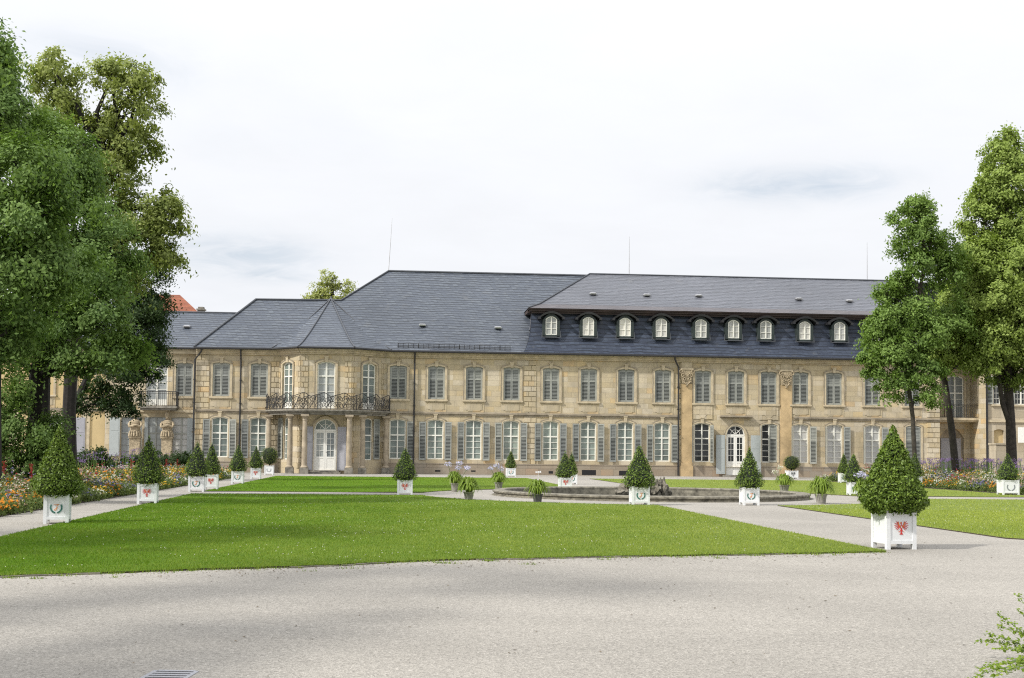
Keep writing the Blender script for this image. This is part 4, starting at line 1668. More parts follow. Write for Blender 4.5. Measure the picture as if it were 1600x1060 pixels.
zb_ = ZY(653, 1490, DR - 1.2)
xb1 = UX(1531, 650, DR - 1.2)
mb = MB()
mb.box(U_R + .01, xb1, DR - 1.45, DR, zb_ - .18, zb_)
mb.box(U_R + .01, xb1 - .1, DR - 1.3, DR, zb_ - .3, zb_ - .1801)
b2 = mb.build('balcony', M['trim'], palace)
iron_railing([Vector((U_R + .05, DR - 1.38, 0)), Vector((xb1 - .06, DR - 1.38, 0)), Vector((xb1 - .06, DR - .05, 0))], zb_, .95, b2, False, .15)
mb = MB()
mb.face(((U_R, -.5, Z_EAVE + .0), (rx1 + 1, DR - .5, Z_EAVE), (rx1 + 1, DR + 4.8, Z_EAVE + 4.6), (U_R + .3, DR + 4.8, Z_EAVE + 4.6)))
mb.build('roof', M['slatedark'], palace, uv=True)
mb = MB()
mb.tube([(U_R + .3, -.5, Z_EAVE - .05), (rx1 + 1, DR - .55, Z_EAVE - .05)], .085, 6)
mb.box(U_R + .05, rx1, DR - .3, DR + .02, Z_EAVE - .45, Z_EAVE - .1)
mb.build('gutter', M['gutter'], palace)

sh = tag(empty('stone_house', O, TH), 'pale stone side house with white windows and a cream sign board at the right edge', 'house')
DS = -.35
sx0, sx1 = UX(1541, 650, DS), UX(1700, 650, DS)
DSm = lambda s_, d_, z_: Vector((s_, DS + d_, z_))
M['palestone'] = stone_mat('pale_side_stone', 1.1, .5, [(0, (.40, .335, .235)), (.5, (.46, .39, .28)), (1, (.49, .425, .32))], .85, .4)
shh = []
for px in (1563, 1596, 1640):
    u = UX(px, 600, DS)
    shh.append((u - .52, u + .52, ZY(632, 1560, DS), ZY(588, 1560, DS), .08))
nu = UX(1561, 680, DS)
shh.append((nu - .38, nu + .38, ZY(694, 1560, DS), ZY(671, 1560, DS), .1))
wall(DSm, sx0, sx1, Z0, Z_WT, shh, mat=M['palestone'], parent=sh)
mb = MB()
mb.face(((sx0, DS, Z0), (sx0, DR + .0, Z0), (sx0, DR, Z_WT), (sx0, DS, Z_WT)))
mb.build('wall', M['stone'], sh)
mb = MB()
mb.box(nu - .45, nu + .45, DS + .21, DS + .23, 1.0, 4.6)
mb.build('niche_back', M['yellow'], sh)
for h in shh[:3]:
    u = (h[0] + h[1]) / 2
    hh = h[3] - h[2]
    g = frame_mesh(1.04, hh, .08, (-.27, .27), (hh * .2, hh * .4, hh * .62, hh * .82), 0, .06).build('window', M['white'], sh)
    g.location = (u, DS, h[2])
    pane_mesh(1.04, hh, .08).build('pane', M['panedark'], g)
    for sg in (-1, 1):
        l = shutter_leaf(.5, hh).build('shutter', SHM, g)
        l.location = (-.52 - .56 if sg < 0 else .56, -.02, 0)
    sl = MB()
    sl.box(-.7, .7, -.12, .02, -.14, -.01)
    sl.build('sill', M['trim'], g)
mb = MB()
mb.box(sx0 + .001, sx1, DS - .1, DS + .02, ZY(660, 1560, DS), ZY(656, 1560, DS))
mb.box(sx0 + .001, sx1, DS - .3, DS + .02, Z_EAVE - .4, Z_EAVE - .1)
mb.build('belt_course', M['trim'], sh)
mb = MB()
mb.face(((sx0 - .3, DS - .5, Z_EAVE - .05), (sx1, DS - .5, Z_EAVE - .05), (sx1, DS + 5.5, Z_EAVE + 5), (sx0 - .3, DS + 5.5, Z_EAVE + 5)))
mb.face(((sx0 - .3, DS - .5, Z_EAVE - .05), (sx0 - .3, DS + 5.5, Z_EAVE + 5), (sx0 - .3, DS + 9, Z_EAVE)))
mb.build('roof', M['slatedark'], sh, uv=True)
u = UX(1541.5, 650, DS)
mb = MB()
mb.tube([(u - .02, DS - .12, Z_EAVE - .1), (u - .02, DS - .12, .05)], .08, 7)
mb.build('drainpipe', M['gutter'], sh)
mb = MB()
a, b = UX(1591, 680, DS - .6), UX(1616, 680, DS - .6)
mb.box(a, b, DS - .62, DS - .55, ZY(692, 1600, DS - .6), ZY(668, 1600, DS - .6))
mb.box(a + .3, a + .38, DS - .55, DS, ZY(675, 1600, DS), ZY(674, 1600, DS))
mb.box(b - .4, b - .32, DS - .55, DS, ZY(675, 1600, DS), ZY(674, 1600, DS))
mb.build('sign_board', M['doorwhite'], sh)

# low stone pier in front of it
pm = AT(1556, 693, 80)
p1_ = AT(1580, 693, 80)
pier = MB()
pier.box(0, p1_.x - pm.x, 0, .9, 0, pm.z - .06)
pier.box(-.05, p1_.x - pm.x + .05, -.05, .95, pm.z - .0599, pm.z + .04)
po = pier.build('garden_wall', M['palestone'])
po.location = (pm.x, 80, -.02)
po.rotation_euler = (0, 0, TH)
tag(po, 'low pale stone garden wall stub behind the trunk at the right edge', 'wall')
# ------------------------------------------------------------------ trees
def crown_leaves(blobs, L, dens, rclump, aspect=.55):
    """blobs: (centre, (rx,ry,rz), tint) -> leaf quads in clumps near the blob surface"""
    Vs, Ts, twigs = [], [], []
    for c, r, tb in blobs:
        r = np.array(r)
        area = 4 * PI * ((r[0] * r[1]) ** 1.6 + (r[0] * r[2]) ** 1.6 + (r[1] * r[2]) ** 1.6) ** (1 / 1.6) / 3 ** (1 / 1.6)
        nc = max(6, int(area * dens / (rclump ** 2 * 3.0)))
        d = unit(nc)
        rad = rng.uniform(.3, 1.04, nc) ** .6
        rad = np.where(rng.uniform(size=nc) < .10, rng.uniform(1.05, 1.28, nc), rad)
        P = np.array(c) + d * r * rad[:, None]
        nl = int(1.25 * 3.4 * rclump ** 2 / (L * L * aspect * .5))
        for k in range(nc):
            rc = rclump * rng.uniform(.55, 1.25)
            q = rng.normal(size=(nl, 3)) * np.array([.46, .46, .34]) * rc
            q[:, 2] -= (q[:, 0] ** 2 + q[:, 1] ** 2) / rc * .35
            # lean outward
            C = P[k] + q
            nr = unit(nl) * .6 + d[k] * .85 + np.array([0, 0, .22])
            nr /= np.linalg.norm(nr, axis=1, keepdims=True)
            ll = L * rng.uniform(.6, 1.3, nl)
            Vs.append(leaves(C, nr, ll, ll * aspect, np.array([0, 0, -.6])))
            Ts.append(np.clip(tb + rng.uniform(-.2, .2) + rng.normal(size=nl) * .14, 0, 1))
            if k % 3 == 0:
                twigs.append((c, P[k]))
    return np.concatenate(Vs), np.concatenate(Ts), twigs


def blobs_px(lst, Y, jitter=.25):
    out = []
    for e in lst:
        px, py, rx, ry = e[:4]
        dy = e[4] if len(e) > 4 else 0
        tb = e[5] if len(e) > 5 else .5
        c = AT(px, py, Y + dy)
        k = (Y + dy) / F
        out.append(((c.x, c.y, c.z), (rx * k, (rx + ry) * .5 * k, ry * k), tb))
    return out


def tree(name, label, trunk, blobs, lm, bark, L=.15, dens=1.0, rclump=.55, limbs=(), group='tall trees beside the lawns', rtop=.35):
    """trunk: list of (px, py, half width px), all at depth Y of blobs tuple"""
    Y, bl = blobs
    base = AT(trunk[0][0], trunk[0][1], Y)
    root = tag(empty(name, (base.x, base.y, 0)), label, 'tree', group)
    off = Vector((base.x, base.y, 0))
    B_ = blobs_px(bl, Y)
    V, T, tw = crown_leaves(B_, L, dens, rclump)
    V = V - np.array(off)
    mb = MB()
    pts, rad = [], []
    for i, (px, py, hw) in enumerate(trunk):
        q = AT(px, py, Y)
        if i == 0:
            q.z = -.05
        pts.append(q - off)
        rad.append(hw * Y / F)
    # root flare
    p0 = pts[0]
    pts = [p0, p0 + (pts[1] - p0) * .12] + pts[1:]
    rad = [rad[0] * 1.5, rad[0] * 1.12] + rad[1:]
    mb.tube(pts, rad, 10)
    for lb in limbs:
        mb.tube([AT(px, py, Y + dy) - off for px, py, hw, dy in lb], [hw * Y / F for px, py, hw, dy in lb], 7)
    top = pts[-1]
    forks = pts[2:]
    for c, r, t_ in B_:
        c = Vector(c) - off
        st = min(forks, key=lambda q: (q - c).length + max(0, q.z - c.z) * 2)
        mid = st.lerp(c, .5) + Vector((random.uniform(-.4, .4), random.uniform(-.4, .4), random.uniform(.1, .5)))
        r0 = min(rad[-1] * .8, .13)
        mb.tube([st, mid, c, c + Vector((random.uniform(-.3, .3), 0, r[2] * .6))], [r0, r0 * .7, r0 * .4, .015], 5)
    for c, q in tw[::2]:
        c, q = Vector(c) - off, Vector(q) - off
        mb.tube([c, c.lerp(q, .55) + Vector((0, 0, .15)), q], [.035, .022, .008], 3, 0, False)
    mb.build('trunk', bark, root)
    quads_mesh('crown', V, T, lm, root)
    print(name, len(T))
    return root


TG_L = 'tall trees beside the left flower bed'
TG_R = 'trees beside the right flower bed'
tree('lime_tree', 'nearest big lime tree filling the left picture edge, crown cut by the frame',
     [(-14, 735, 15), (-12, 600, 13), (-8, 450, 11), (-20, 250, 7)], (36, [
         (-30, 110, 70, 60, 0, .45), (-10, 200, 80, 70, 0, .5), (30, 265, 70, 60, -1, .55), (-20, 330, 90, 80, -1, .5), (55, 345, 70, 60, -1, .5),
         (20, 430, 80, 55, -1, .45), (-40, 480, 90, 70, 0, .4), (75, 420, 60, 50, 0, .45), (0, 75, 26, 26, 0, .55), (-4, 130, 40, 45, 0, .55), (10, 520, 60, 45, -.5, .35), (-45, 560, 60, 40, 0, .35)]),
     M['leaf_left'], M['barkdark'], .13, 1.15, .6, group=TG_L)
tree('lime_tree', 'forked old lime tree leaning over the purple verbena, second from the left edge',
     [(58, 735, 17), (61, 640, 16), (62, 590, 16), (75, 500, 12), (100, 350, 8)], (42, [
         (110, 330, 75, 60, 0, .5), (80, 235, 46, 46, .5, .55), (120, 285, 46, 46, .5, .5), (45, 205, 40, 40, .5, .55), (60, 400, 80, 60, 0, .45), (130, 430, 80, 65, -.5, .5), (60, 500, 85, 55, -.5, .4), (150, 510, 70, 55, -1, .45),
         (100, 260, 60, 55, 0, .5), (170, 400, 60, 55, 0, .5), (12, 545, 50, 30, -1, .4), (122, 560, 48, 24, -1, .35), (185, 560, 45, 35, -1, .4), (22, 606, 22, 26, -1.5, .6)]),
     M['leaf_left'], M['barkdark'], .13, 1.15, .55,
     limbs=[[(62, 590, 14, 0), (88, 560, 11, 0), (105, 500, 8, 0), (120, 430, 5, 0)]], group=TG_L)
tree('chestnut_tree', 'tall chestnut tree at left with two narrow sunlit tops and a branch reaching right',
     [(109, 735, 11), (108, 640, 10), (112, 560, 10), (130, 440, 11), (148, 330, 9), (165, 250, 7)], (50, [
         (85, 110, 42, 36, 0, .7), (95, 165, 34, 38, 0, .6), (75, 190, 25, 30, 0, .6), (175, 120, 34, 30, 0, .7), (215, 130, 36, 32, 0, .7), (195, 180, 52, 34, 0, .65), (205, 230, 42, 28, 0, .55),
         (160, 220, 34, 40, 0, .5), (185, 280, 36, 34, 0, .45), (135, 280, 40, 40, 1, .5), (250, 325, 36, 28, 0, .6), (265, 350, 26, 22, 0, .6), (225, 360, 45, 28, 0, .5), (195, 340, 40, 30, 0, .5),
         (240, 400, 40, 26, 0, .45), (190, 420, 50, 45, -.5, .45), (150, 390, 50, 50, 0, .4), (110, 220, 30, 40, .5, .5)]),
     M['leaf_chestnut'], M['barkdark'], .15, 1.25, .5,
     limbs=[[(130, 440, 6, 0), (104, 290, 3.4, 0), (90, 180, 2.2, 0), (85, 110, 1.2, 0)], [(150, 325, 6, 0), (190, 250, 4, 0), (175, 130, 2, 0)], [(165, 250, 5, 0), (205, 190, 3, 0), (218, 120, 1.5, 0)], [(140, 390, 6, 0), (190, 358, 4.5, 0), (240, 350, 3, 0), (268, 335, 1.5, 0)]], group=TG_L)
tree('maple_tree', 'very dark dense tree hanging over the palace wing balcony at left',
     [(107, 735, 7), (109, 650, 6.5), (140, 585, 6), (205, 520, 4.5), (215, 450, 3)], (64, [
         (225, 430, 42, 36, 0, .5), (235, 480, 36, 36, 0, .45), (215, 530, 46, 40, 0, .45), (190, 585, 50, 36, 0, .4), (240, 560, 28, 34, 0, .45), (160, 620, 40, 24, 0, .4), (195, 640, 30, 16, 0, .4), (205, 480, 50, 45, 1, .4), (175, 550, 45, 40, 0, .4), (245, 400, 26, 24, 0, .5)]),
     M['leaf_dark'], M['barkdark'], .14, .95, .55, group=TG_L)

tree('lime_tree', 'slender lime tree with bent thin trunk and open pointed top, right of the dormers',
     [(1431, 722, 3.4), (1426, 650, 3.3), (1419, 600, 3.2), (1432, 500, 2.8), (1445, 400, 2.2), (1437, 340, 1.5)], (67, [
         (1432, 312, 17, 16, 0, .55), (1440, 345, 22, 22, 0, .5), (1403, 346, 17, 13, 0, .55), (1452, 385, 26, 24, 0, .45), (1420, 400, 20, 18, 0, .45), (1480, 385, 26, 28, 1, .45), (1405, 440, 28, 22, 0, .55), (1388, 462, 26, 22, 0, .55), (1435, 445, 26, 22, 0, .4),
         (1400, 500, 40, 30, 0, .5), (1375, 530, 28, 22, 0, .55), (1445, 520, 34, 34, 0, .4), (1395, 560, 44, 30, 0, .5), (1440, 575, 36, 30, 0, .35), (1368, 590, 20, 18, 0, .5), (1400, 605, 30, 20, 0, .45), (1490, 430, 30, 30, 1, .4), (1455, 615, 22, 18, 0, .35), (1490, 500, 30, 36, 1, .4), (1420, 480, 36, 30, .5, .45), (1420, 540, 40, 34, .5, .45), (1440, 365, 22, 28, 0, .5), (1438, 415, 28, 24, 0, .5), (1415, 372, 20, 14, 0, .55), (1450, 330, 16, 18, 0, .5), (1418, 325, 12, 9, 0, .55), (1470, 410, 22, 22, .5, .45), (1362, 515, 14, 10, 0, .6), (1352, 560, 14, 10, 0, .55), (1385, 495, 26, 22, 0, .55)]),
     M['leaf_lime'], M['bark'], .165, 1.15, .48, group=TG_R,
     limbs=[[(1425, 560, 3, 0), (1390, 530, 2.2, 0), (1370, 545, 1.2, 0)], [(1440, 450, 3, 0), (1405, 450, 2, 0)]])
tree('lime_tree', 'leaning lime tree whose straight trunk rises from the purple verbena at right',
     [(1496, 738, 5.4), (1487, 670, 5.2), (1475, 590, 4.8), (1469, 545, 4.2), (1490, 440, 3)], (71, [
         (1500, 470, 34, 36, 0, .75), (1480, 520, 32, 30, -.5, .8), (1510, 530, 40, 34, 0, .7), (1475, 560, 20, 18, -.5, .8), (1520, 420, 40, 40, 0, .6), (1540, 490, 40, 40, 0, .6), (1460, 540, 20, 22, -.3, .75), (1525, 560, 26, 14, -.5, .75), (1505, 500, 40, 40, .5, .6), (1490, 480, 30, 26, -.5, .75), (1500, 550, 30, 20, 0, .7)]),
     M['leaf_yellow'], M['bark'], .175, 1.25, .48, group=TG_R)
tree('lime_tree', 'tall broad lime tree at the right edge with a thick double trunk',
     [(1582, 742, 7.6), (1579, 660, 7.2), (1575, 600, 7), (1570, 480, 5.5), (1575, 340, 3.5), (1572, 240, 1.6)], (70, [
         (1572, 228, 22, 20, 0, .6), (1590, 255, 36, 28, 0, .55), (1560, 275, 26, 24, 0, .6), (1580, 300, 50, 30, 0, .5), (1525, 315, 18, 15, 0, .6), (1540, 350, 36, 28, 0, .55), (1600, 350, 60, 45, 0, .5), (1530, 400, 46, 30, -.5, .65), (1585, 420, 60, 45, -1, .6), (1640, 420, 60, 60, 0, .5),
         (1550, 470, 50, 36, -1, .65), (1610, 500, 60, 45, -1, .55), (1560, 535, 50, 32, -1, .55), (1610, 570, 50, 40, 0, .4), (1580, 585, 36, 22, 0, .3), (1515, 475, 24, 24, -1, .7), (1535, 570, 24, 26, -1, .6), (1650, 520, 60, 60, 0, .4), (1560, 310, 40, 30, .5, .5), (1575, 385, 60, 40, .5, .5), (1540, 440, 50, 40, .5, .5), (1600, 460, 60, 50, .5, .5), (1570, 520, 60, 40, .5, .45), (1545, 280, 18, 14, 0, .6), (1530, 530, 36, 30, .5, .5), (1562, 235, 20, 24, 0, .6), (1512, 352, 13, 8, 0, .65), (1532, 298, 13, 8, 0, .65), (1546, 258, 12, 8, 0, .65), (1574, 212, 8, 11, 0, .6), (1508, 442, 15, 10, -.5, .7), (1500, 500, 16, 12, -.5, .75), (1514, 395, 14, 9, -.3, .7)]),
     M['leaf_yellow'], M['bark'], .175, 1.25, .485,
     limbs=[[(1578, 665, 4, -.1), (1566, 630, 3.8, -.2), (1558, 570, 3.2, -.2), (1545, 480, 2, 0)]], group=TG_R)
def WB(Y, lst):
    k = F / Y
    return (Y, [(800 + X * k, 707 - (z - EYE) * k, r * k, r * .85 * k, dy, .5) for X, z, r, dy in lst])


def WTR(Y, lst):
    k = F / Y
    return [(800 + X * k, 707 - (z - EYE) * k, w_ * k) for X, z, w_ in lst]


tree('lime_tree', 'added unseen broad lime tree beyond the left picture edge that shades the gravel', WTR(5, [(-15, 0, .3), (-15, 3, .28), (-15, 7, .2)]), WB(5, [(-15, 8, 2.6, 0), (-17, 9, 2.4, 1.5), (-13, 9.5, 2.3, -1), (-15, 11.5, 2.8, .5), (-13.6, 13, 2, 1.2), (-16, 14.2, 2.2, -.8), (-12.6, 7, 1.7, 1.5), (-15, 16, 1.6, 0)]), M['leaf_left'], M['barkdark'], .22, .27, .8, group=TG_L)  # added out of view, only to cast shade on the gravel
tree('lime_tree', 'added unseen lime tree beyond the left picture edge standing nearer the flower bed', WTR(16, [(-18.5, 0, .3), (-18.5, 3, .28), (-18.5, 7, .2)]), WB(16, [(-18.5, 8, 2.6, 0), (-20.5, 9, 2.4, 1.5), (-16.8, 9.5, 2.2, -1), (-18.5, 11.5, 2.7, .5), (-17, 13, 2, 1.2), (-19.5, 14.2, 2, -.8), (-18.5, 15.6, 1.6, 0)]), M['leaf_left'], M['barkdark'], .22, .27, .8, group=TG_L)  # second unseen tree, put in to shade the left lawn
tree('birch_tree', 'small pale birch top showing above the palace roof', [(517, 600, 4), (518, 520, 3), (520, 450, 2)], (128, [
    (520, 440, 18, 14, 0, .5), (505, 452, 16, 10, 0, .5), (540, 448, 14, 11, 0, .6), (488, 464, 10, 5, 0, .5), (525, 465, 26, 14, 0, .5), (500, 470, 20, 12, 0, .5)]),
    M['leaf_birch'], M['bark'], .26, .75, .6, group='trees beyond the palace')


def bush(name, label, lst, Y, lm, L=.1, dens=1.0, rclump=.35, cat='bush', group=None):
    B_ = blobs_px(lst, Y)
    V, T, tw = crown_leaves(B_, L, dens, rclump)
    c = AT(lst[0][0], lst[0][1], Y)
    root = tag(empty(name, (c.x, c.y, 0)), label, cat, group)
    off = Vector((c.x, c.y, 0))
    mb = MB()
    for q, r, t_ in B_:
        q = Vector(q) - off
        mb.tube([(q.x * .6, q.y * .6, -.05), (q.x * .8, q.y * .9, max(.1, q.z * .5)), q], [.04, .03, .012], 5)
    mb.build('stem', M['bark'], root)
    quads_mesh('foliage', V - np.array(off), T, lm, root)
    return root


bush('shrub', 'large dark leafy shrub below the big trees at the left edge', [(8, 640, 36, 28), (78, 668, 30, 20), (-30, 650, 50, 50), (40, 680, 60, 40), (0, 715, 50, 30), (85, 690, 30, 36), (60, 725, 45, 25)], 41, M['leaf_left'], .11, .9, .4)
bush('shrub', 'low green bush in front of the yellow house, left of the dark drainpipe', [(140, 716, 18, 14), (160, 708, 8, 12), (125, 722, 12, 12), (152, 725, 14, 12)], 60, M['leaf_dark'], .12, .9, .35)
bush('hedge', 'low dark hedge below the windows of the recessed wing', [(x, 722, 13, 13) for x in range(172, 300, 14)], 70, M['leaf_dark'], .12, .9, .35, 'hedge')

# ------------------------------------------------------------------ flower beds
SLOT = ['yellow', 'orange', 'white', 'pink', 'lavender', 'buff', 'crimson', 'purple']


def flower_bed(name, label, pts, hfun, kindfun, front_w):
    """pts: ground positions (n,2); many low plants as one mass"""
    Vl, Tl, Vb, Tb, Mb = [], [], [], [], []
    for (x, y, e) in pts:
        h = hfun(e) * rng.uniform(.7, 1.25)
        n = int(rng.integers(26, 42))
        ang = rng.uniform(0, 2 * PI, n)
        rr = rng.uniform(0, .2, n)
        C = np.stack([x + rr * np.cos(ang), y + rr * np.sin(ang), h * rng.uniform(.08, .95, n)], 1)
        nr = unit(n) + np.array([0, -.2, .5])
        nr /= np.linalg.norm(nr, axis=1, keepdims=True)
        ll = rng.uniform(.06, .14, n)
        Vl.append(leaves(C, nr, ll, ll * rng.uniform(.3, .55), np.array([0, 0, .8])))
        Tl.append(np.clip(rng.normal(.5, .25, n), 0, 1) * rng.uniform(.5, 1))
        k = kindfun(x, y, e)
        if k is None:
            continue
        nb = int(rng.integers(4, 9))
        ang = rng.uniform(0, 2 * PI, nb)
        rr = .2 * np.sqrt(rng.uniform(0, 1, nb))
        if SLOT[k] in ('lavender', 'crimson'):
            zz = h * rng.uniform(.6, 1.25, nb)
        else:
            zz = h * (1.0 - (rr / .2) ** 2 * .4) + rng.uniform(-.03, .05, nb)
        C = np.stack([x + rr * np.cos(ang), y + rr * np.sin(ang), zz], 1)
        nr = unit(nb) * .6 + np.array([-.1, -.5, .8])
        nr /= np.linalg.norm(nr, axis=1, keepdims=True)
        sz = rng.uniform(.045, .085) * rng.uniform(.8, 1.2, nb)
        for rep in range(2):
            Vb.append(leaves(C + rng.normal(size=C.shape) * .008, nr, sz, sz * .85))
            Tb.append(rng.uniform(0, 1, nb))
            Mb.append(np.full(nb, k + 1))
    V = np.concatenate(Vl + Vb)
    T = np.concatenate(Tl + Tb)
    mi = np.concatenate([np.zeros(len(np.concatenate(Tl)), int)] + Mb)
    o = quads_mesh(name, V, T, [M['leaf_bed']] + [M['bloom_' + s_] for s_ in SLOT], None, mi)
    tag(o, label, 'flowers', kind='stuff')
    print(name, len(T))


_perm = rng.uniform(0, 1, (64, 64))


def vnoise(x, y, s):
    x, y = x / s + 100, y / s + 100
    i, j = int(math.floor(x)), int(math.floor(y))
    return _perm[i % 64, j % 64]


def bed_kind(x, y, e):
    q = vnoise(x + .4 * vnoise(x, y, .5), y, .85)
    if e < .16:
        return [4, None, 5, None, 2, 1, 0][int(q * 6.99)]
    if rng.uniform() < .28:
        q = rng.uniform()
    return [0, 2, 5, 1, 3, 2, None, 5, 4, 2, 3, 0, None, 6, 5, 2][int(q * 15.99)]


BL0, BL1 = -18.6, -22.6
pts = []
for i in range(4300):
    e = rng.uniform(0, 1) ** 1.1
    a = BL0 + (BL1 - BL0) * e
    b = -27 + 57 * rng.uniform(0, 1) ** 1.15
    q = GA(a, b)
    pts.append((q.x, q.y, e))
flower_bed('bedding_flowers', 'long mixed bed of yellow, orange, white and lavender flowers along the left gravel path', pts, lambda e: .30 + .38 * min(1, e * 1.6), bed_kind, .2)
pts = []
for i in range(2600):
    e = rng.uniform(0, 1) ** 1.1
    a = 17.5 + 3.6 * e
    b = -6 + 38 * rng.uniform()
    q = GA(a, b)
    pts.append((q.x, q.y, e))
flower_bed('bedding_flowers', 'mixed bed of orange, white and pink flowers below the right trees', pts, lambda e: .32 + .42 * min(1, e * 1.6), bed_kind, .2)

mb = MB()
mb.face([GA(BL0, -30, .012), GA(BL0, 31, .012), GA(-30, 31, .012), GA(-30, -30, .012)][::-1])
mb.face([GA(17.2, -12, .012), GA(34, -12, .012), GA(34, 33, .012), GA(17.2, 33, .012)])
tag(mb.build('soil', M['soil']), kind='structure')


def verbena(name, label, areas, n, hh, heads='purple'):
    Vs, Ts, Ms = [], [], []
    for i in range(n):
        a0, a1, b0, b1 = areas[int(rng.integers(len(areas)))]
        q = GA(rng.uniform(a0, a1), rng.uniform(b0, b1))
        h = hh * rng.uniform(.68, 1.08)
        lean = rng.normal(size=2) * .12
        w_ = .009
        p0, p1 = np.array([q.x, q.y, 0]), np.array([q.x + lean[0], q.y + lean[1], h])
        for ax in (np.array([w_, 0, 0]),):
            Vs.append(np.stack([p0 - ax, p0 + ax, p1 + ax, p1 - ax]))
            Ts.append([.3])
            Ms.append([0])
        m = 5
        C = p0 + (p1 - p0) * rng.uniform(.1, .6, (m, 1)) + rng.normal(size=(m, 3)) * .05
        Vs.append(leaves(C, unit(m), .16, .04))
        Ts.append(rng.uniform(.1, .7, m))
        Ms.append(np.zeros(m, int))
        m = int(rng.integers(8, 16))
        C = p1 + rng.normal(size=(m, 3)) * np.array([.075, .075, .035])
        nr = unit(m) * .6 + np.array([0, -.4, .8])
        nr /= np.linalg.norm(nr, axis=1, keepdims=True)
        Vs.append(leaves(C, nr, .06, .05))
        Ts.append(rng.uniform(0, 1, m))
        Ms.append(np.ones(m, int))
    o = quads_mesh(name, np.concatenate(Vs), np.concatenate(Ts), [M['leaf_dark'] if False else M['leaf_left'], M['bloom_' + heads]], None, np.concatenate(Ms))
    tag(o, label, 'flowers', kind='stuff')


verbena('verbena', 'tall purple verbena standing behind the left flower bed', [(-23.8, -22.2, -22, 30)], 210, 1.45)
verbena('verbena', 'thick band of purple verbena below the right tree trunks', [(20.6, 23.5, 2, 30), (20.6, 23.5, 8, 26)], 480, 1.4)
for nm, px, py, Y in (('red_salvia', 7, 727, 31), ('red_salvia', 49, 732, 31), ('red_salvia', 205, 722, 54), ('red_salvia', 277, 721, 60), ('red_salvia', 260, 721, 58)):
    c = AT(px, py, Y)
    n = 60
    C = np.stack([rng.normal(size=n) * .02, rng.normal(size=n) * .02, c.z - .2 + np.linspace(-.05, .30, n)], 1)
    V = leaves(C, unit(n), .05, .03)
    C2 = np.stack([rng.normal(size=40) * .04, rng.normal(size=40) * .04, np.linspace(0.02, max(.1, c.z - .2), 40)], 1)
    V2 = leaves(C2, unit(40), .14, .05)
    o = quads_mesh(nm, np.concatenate([V, V2]), rng.uniform(0, 1, 100), [M['bloom_crimson'], M['leaf_bed']], None, np.concatenate([np.zeros(n, int), np.ones(40, int)]))
    o.location = (c.x, c.y, 0)
    tag(o, 'tall crimson flower spike rising from the left flower bed', 'flower', 'crimson spikes in the left bed')

# ------------------------------------------------------------------ topiary in white tubs
def eagle_shape(s_):
    """heraldic eagle: two wings of fanned feathers, body, head, legs and tail, as flat strokes (list of outlines)"""
    out = []

    def stroke(x0, z0, x1, z1, w0, w1, mi=0, d=0.0):
        v = Vector((x1 - x0, 0, z1 - z0)).normalized()
        n_ = Vector((-v.z, 0, v.x))
        a, b = Vector((x0, d, z0)), Vector((x1, d, z1))
        out.append(([(p * s_) + Vector((0, d, 0)) for p in (a - n_ * w0, b - n_ * w1, b + n_ * w1, a + n_ * w0)], mi))
    stroke(0, .36, 0, -.2, .15, .10)
    stroke(0, -.1, 0, -.85, .06, .15)
    stroke(0, .3, -.02, .80, .075, .07)
    stroke(-.02, .76, -.03, 1.0, .11, .08)
    stroke(-.04, .90, -.26, .86, .08, .02, 1, -.0005)
    for sg in (-1, 1):
        stroke(sg * .08, .22, sg * .40, .58, .10, .10)
        stroke(sg * .40, .58, sg * .50, 1.06, .10, .05)
        for k, (x, z) in enumerate(((.86, 1.06), (1.06, .80), (1.12, .50), (1.06, .20), (.90, -.06), (.66, -.20))):
            stroke(sg * (.44 - .04 * k), .80 - .10 * k, sg * x, z, .06, .04, 0, -.0004 - .0002 * k)
        stroke(sg * .14, .24, sg * .42, .58, .04, .05, 1, -.003)
        stroke(sg * .42, .58, sg * .52, .94, .05, .03, 1, -.0033)
        stroke(sg * .06, -.16, sg * .34, -.46, .05, .04)
        stroke(sg * .34, -.46, sg * .52, -.42, .035, .02, 1, -.001)
        stroke(0, -.55, sg * .26, -.84, .05, .05, 0, -.001)
    stroke(0, .38, 0, .12, .07, .05, 2, -.004)
    return out


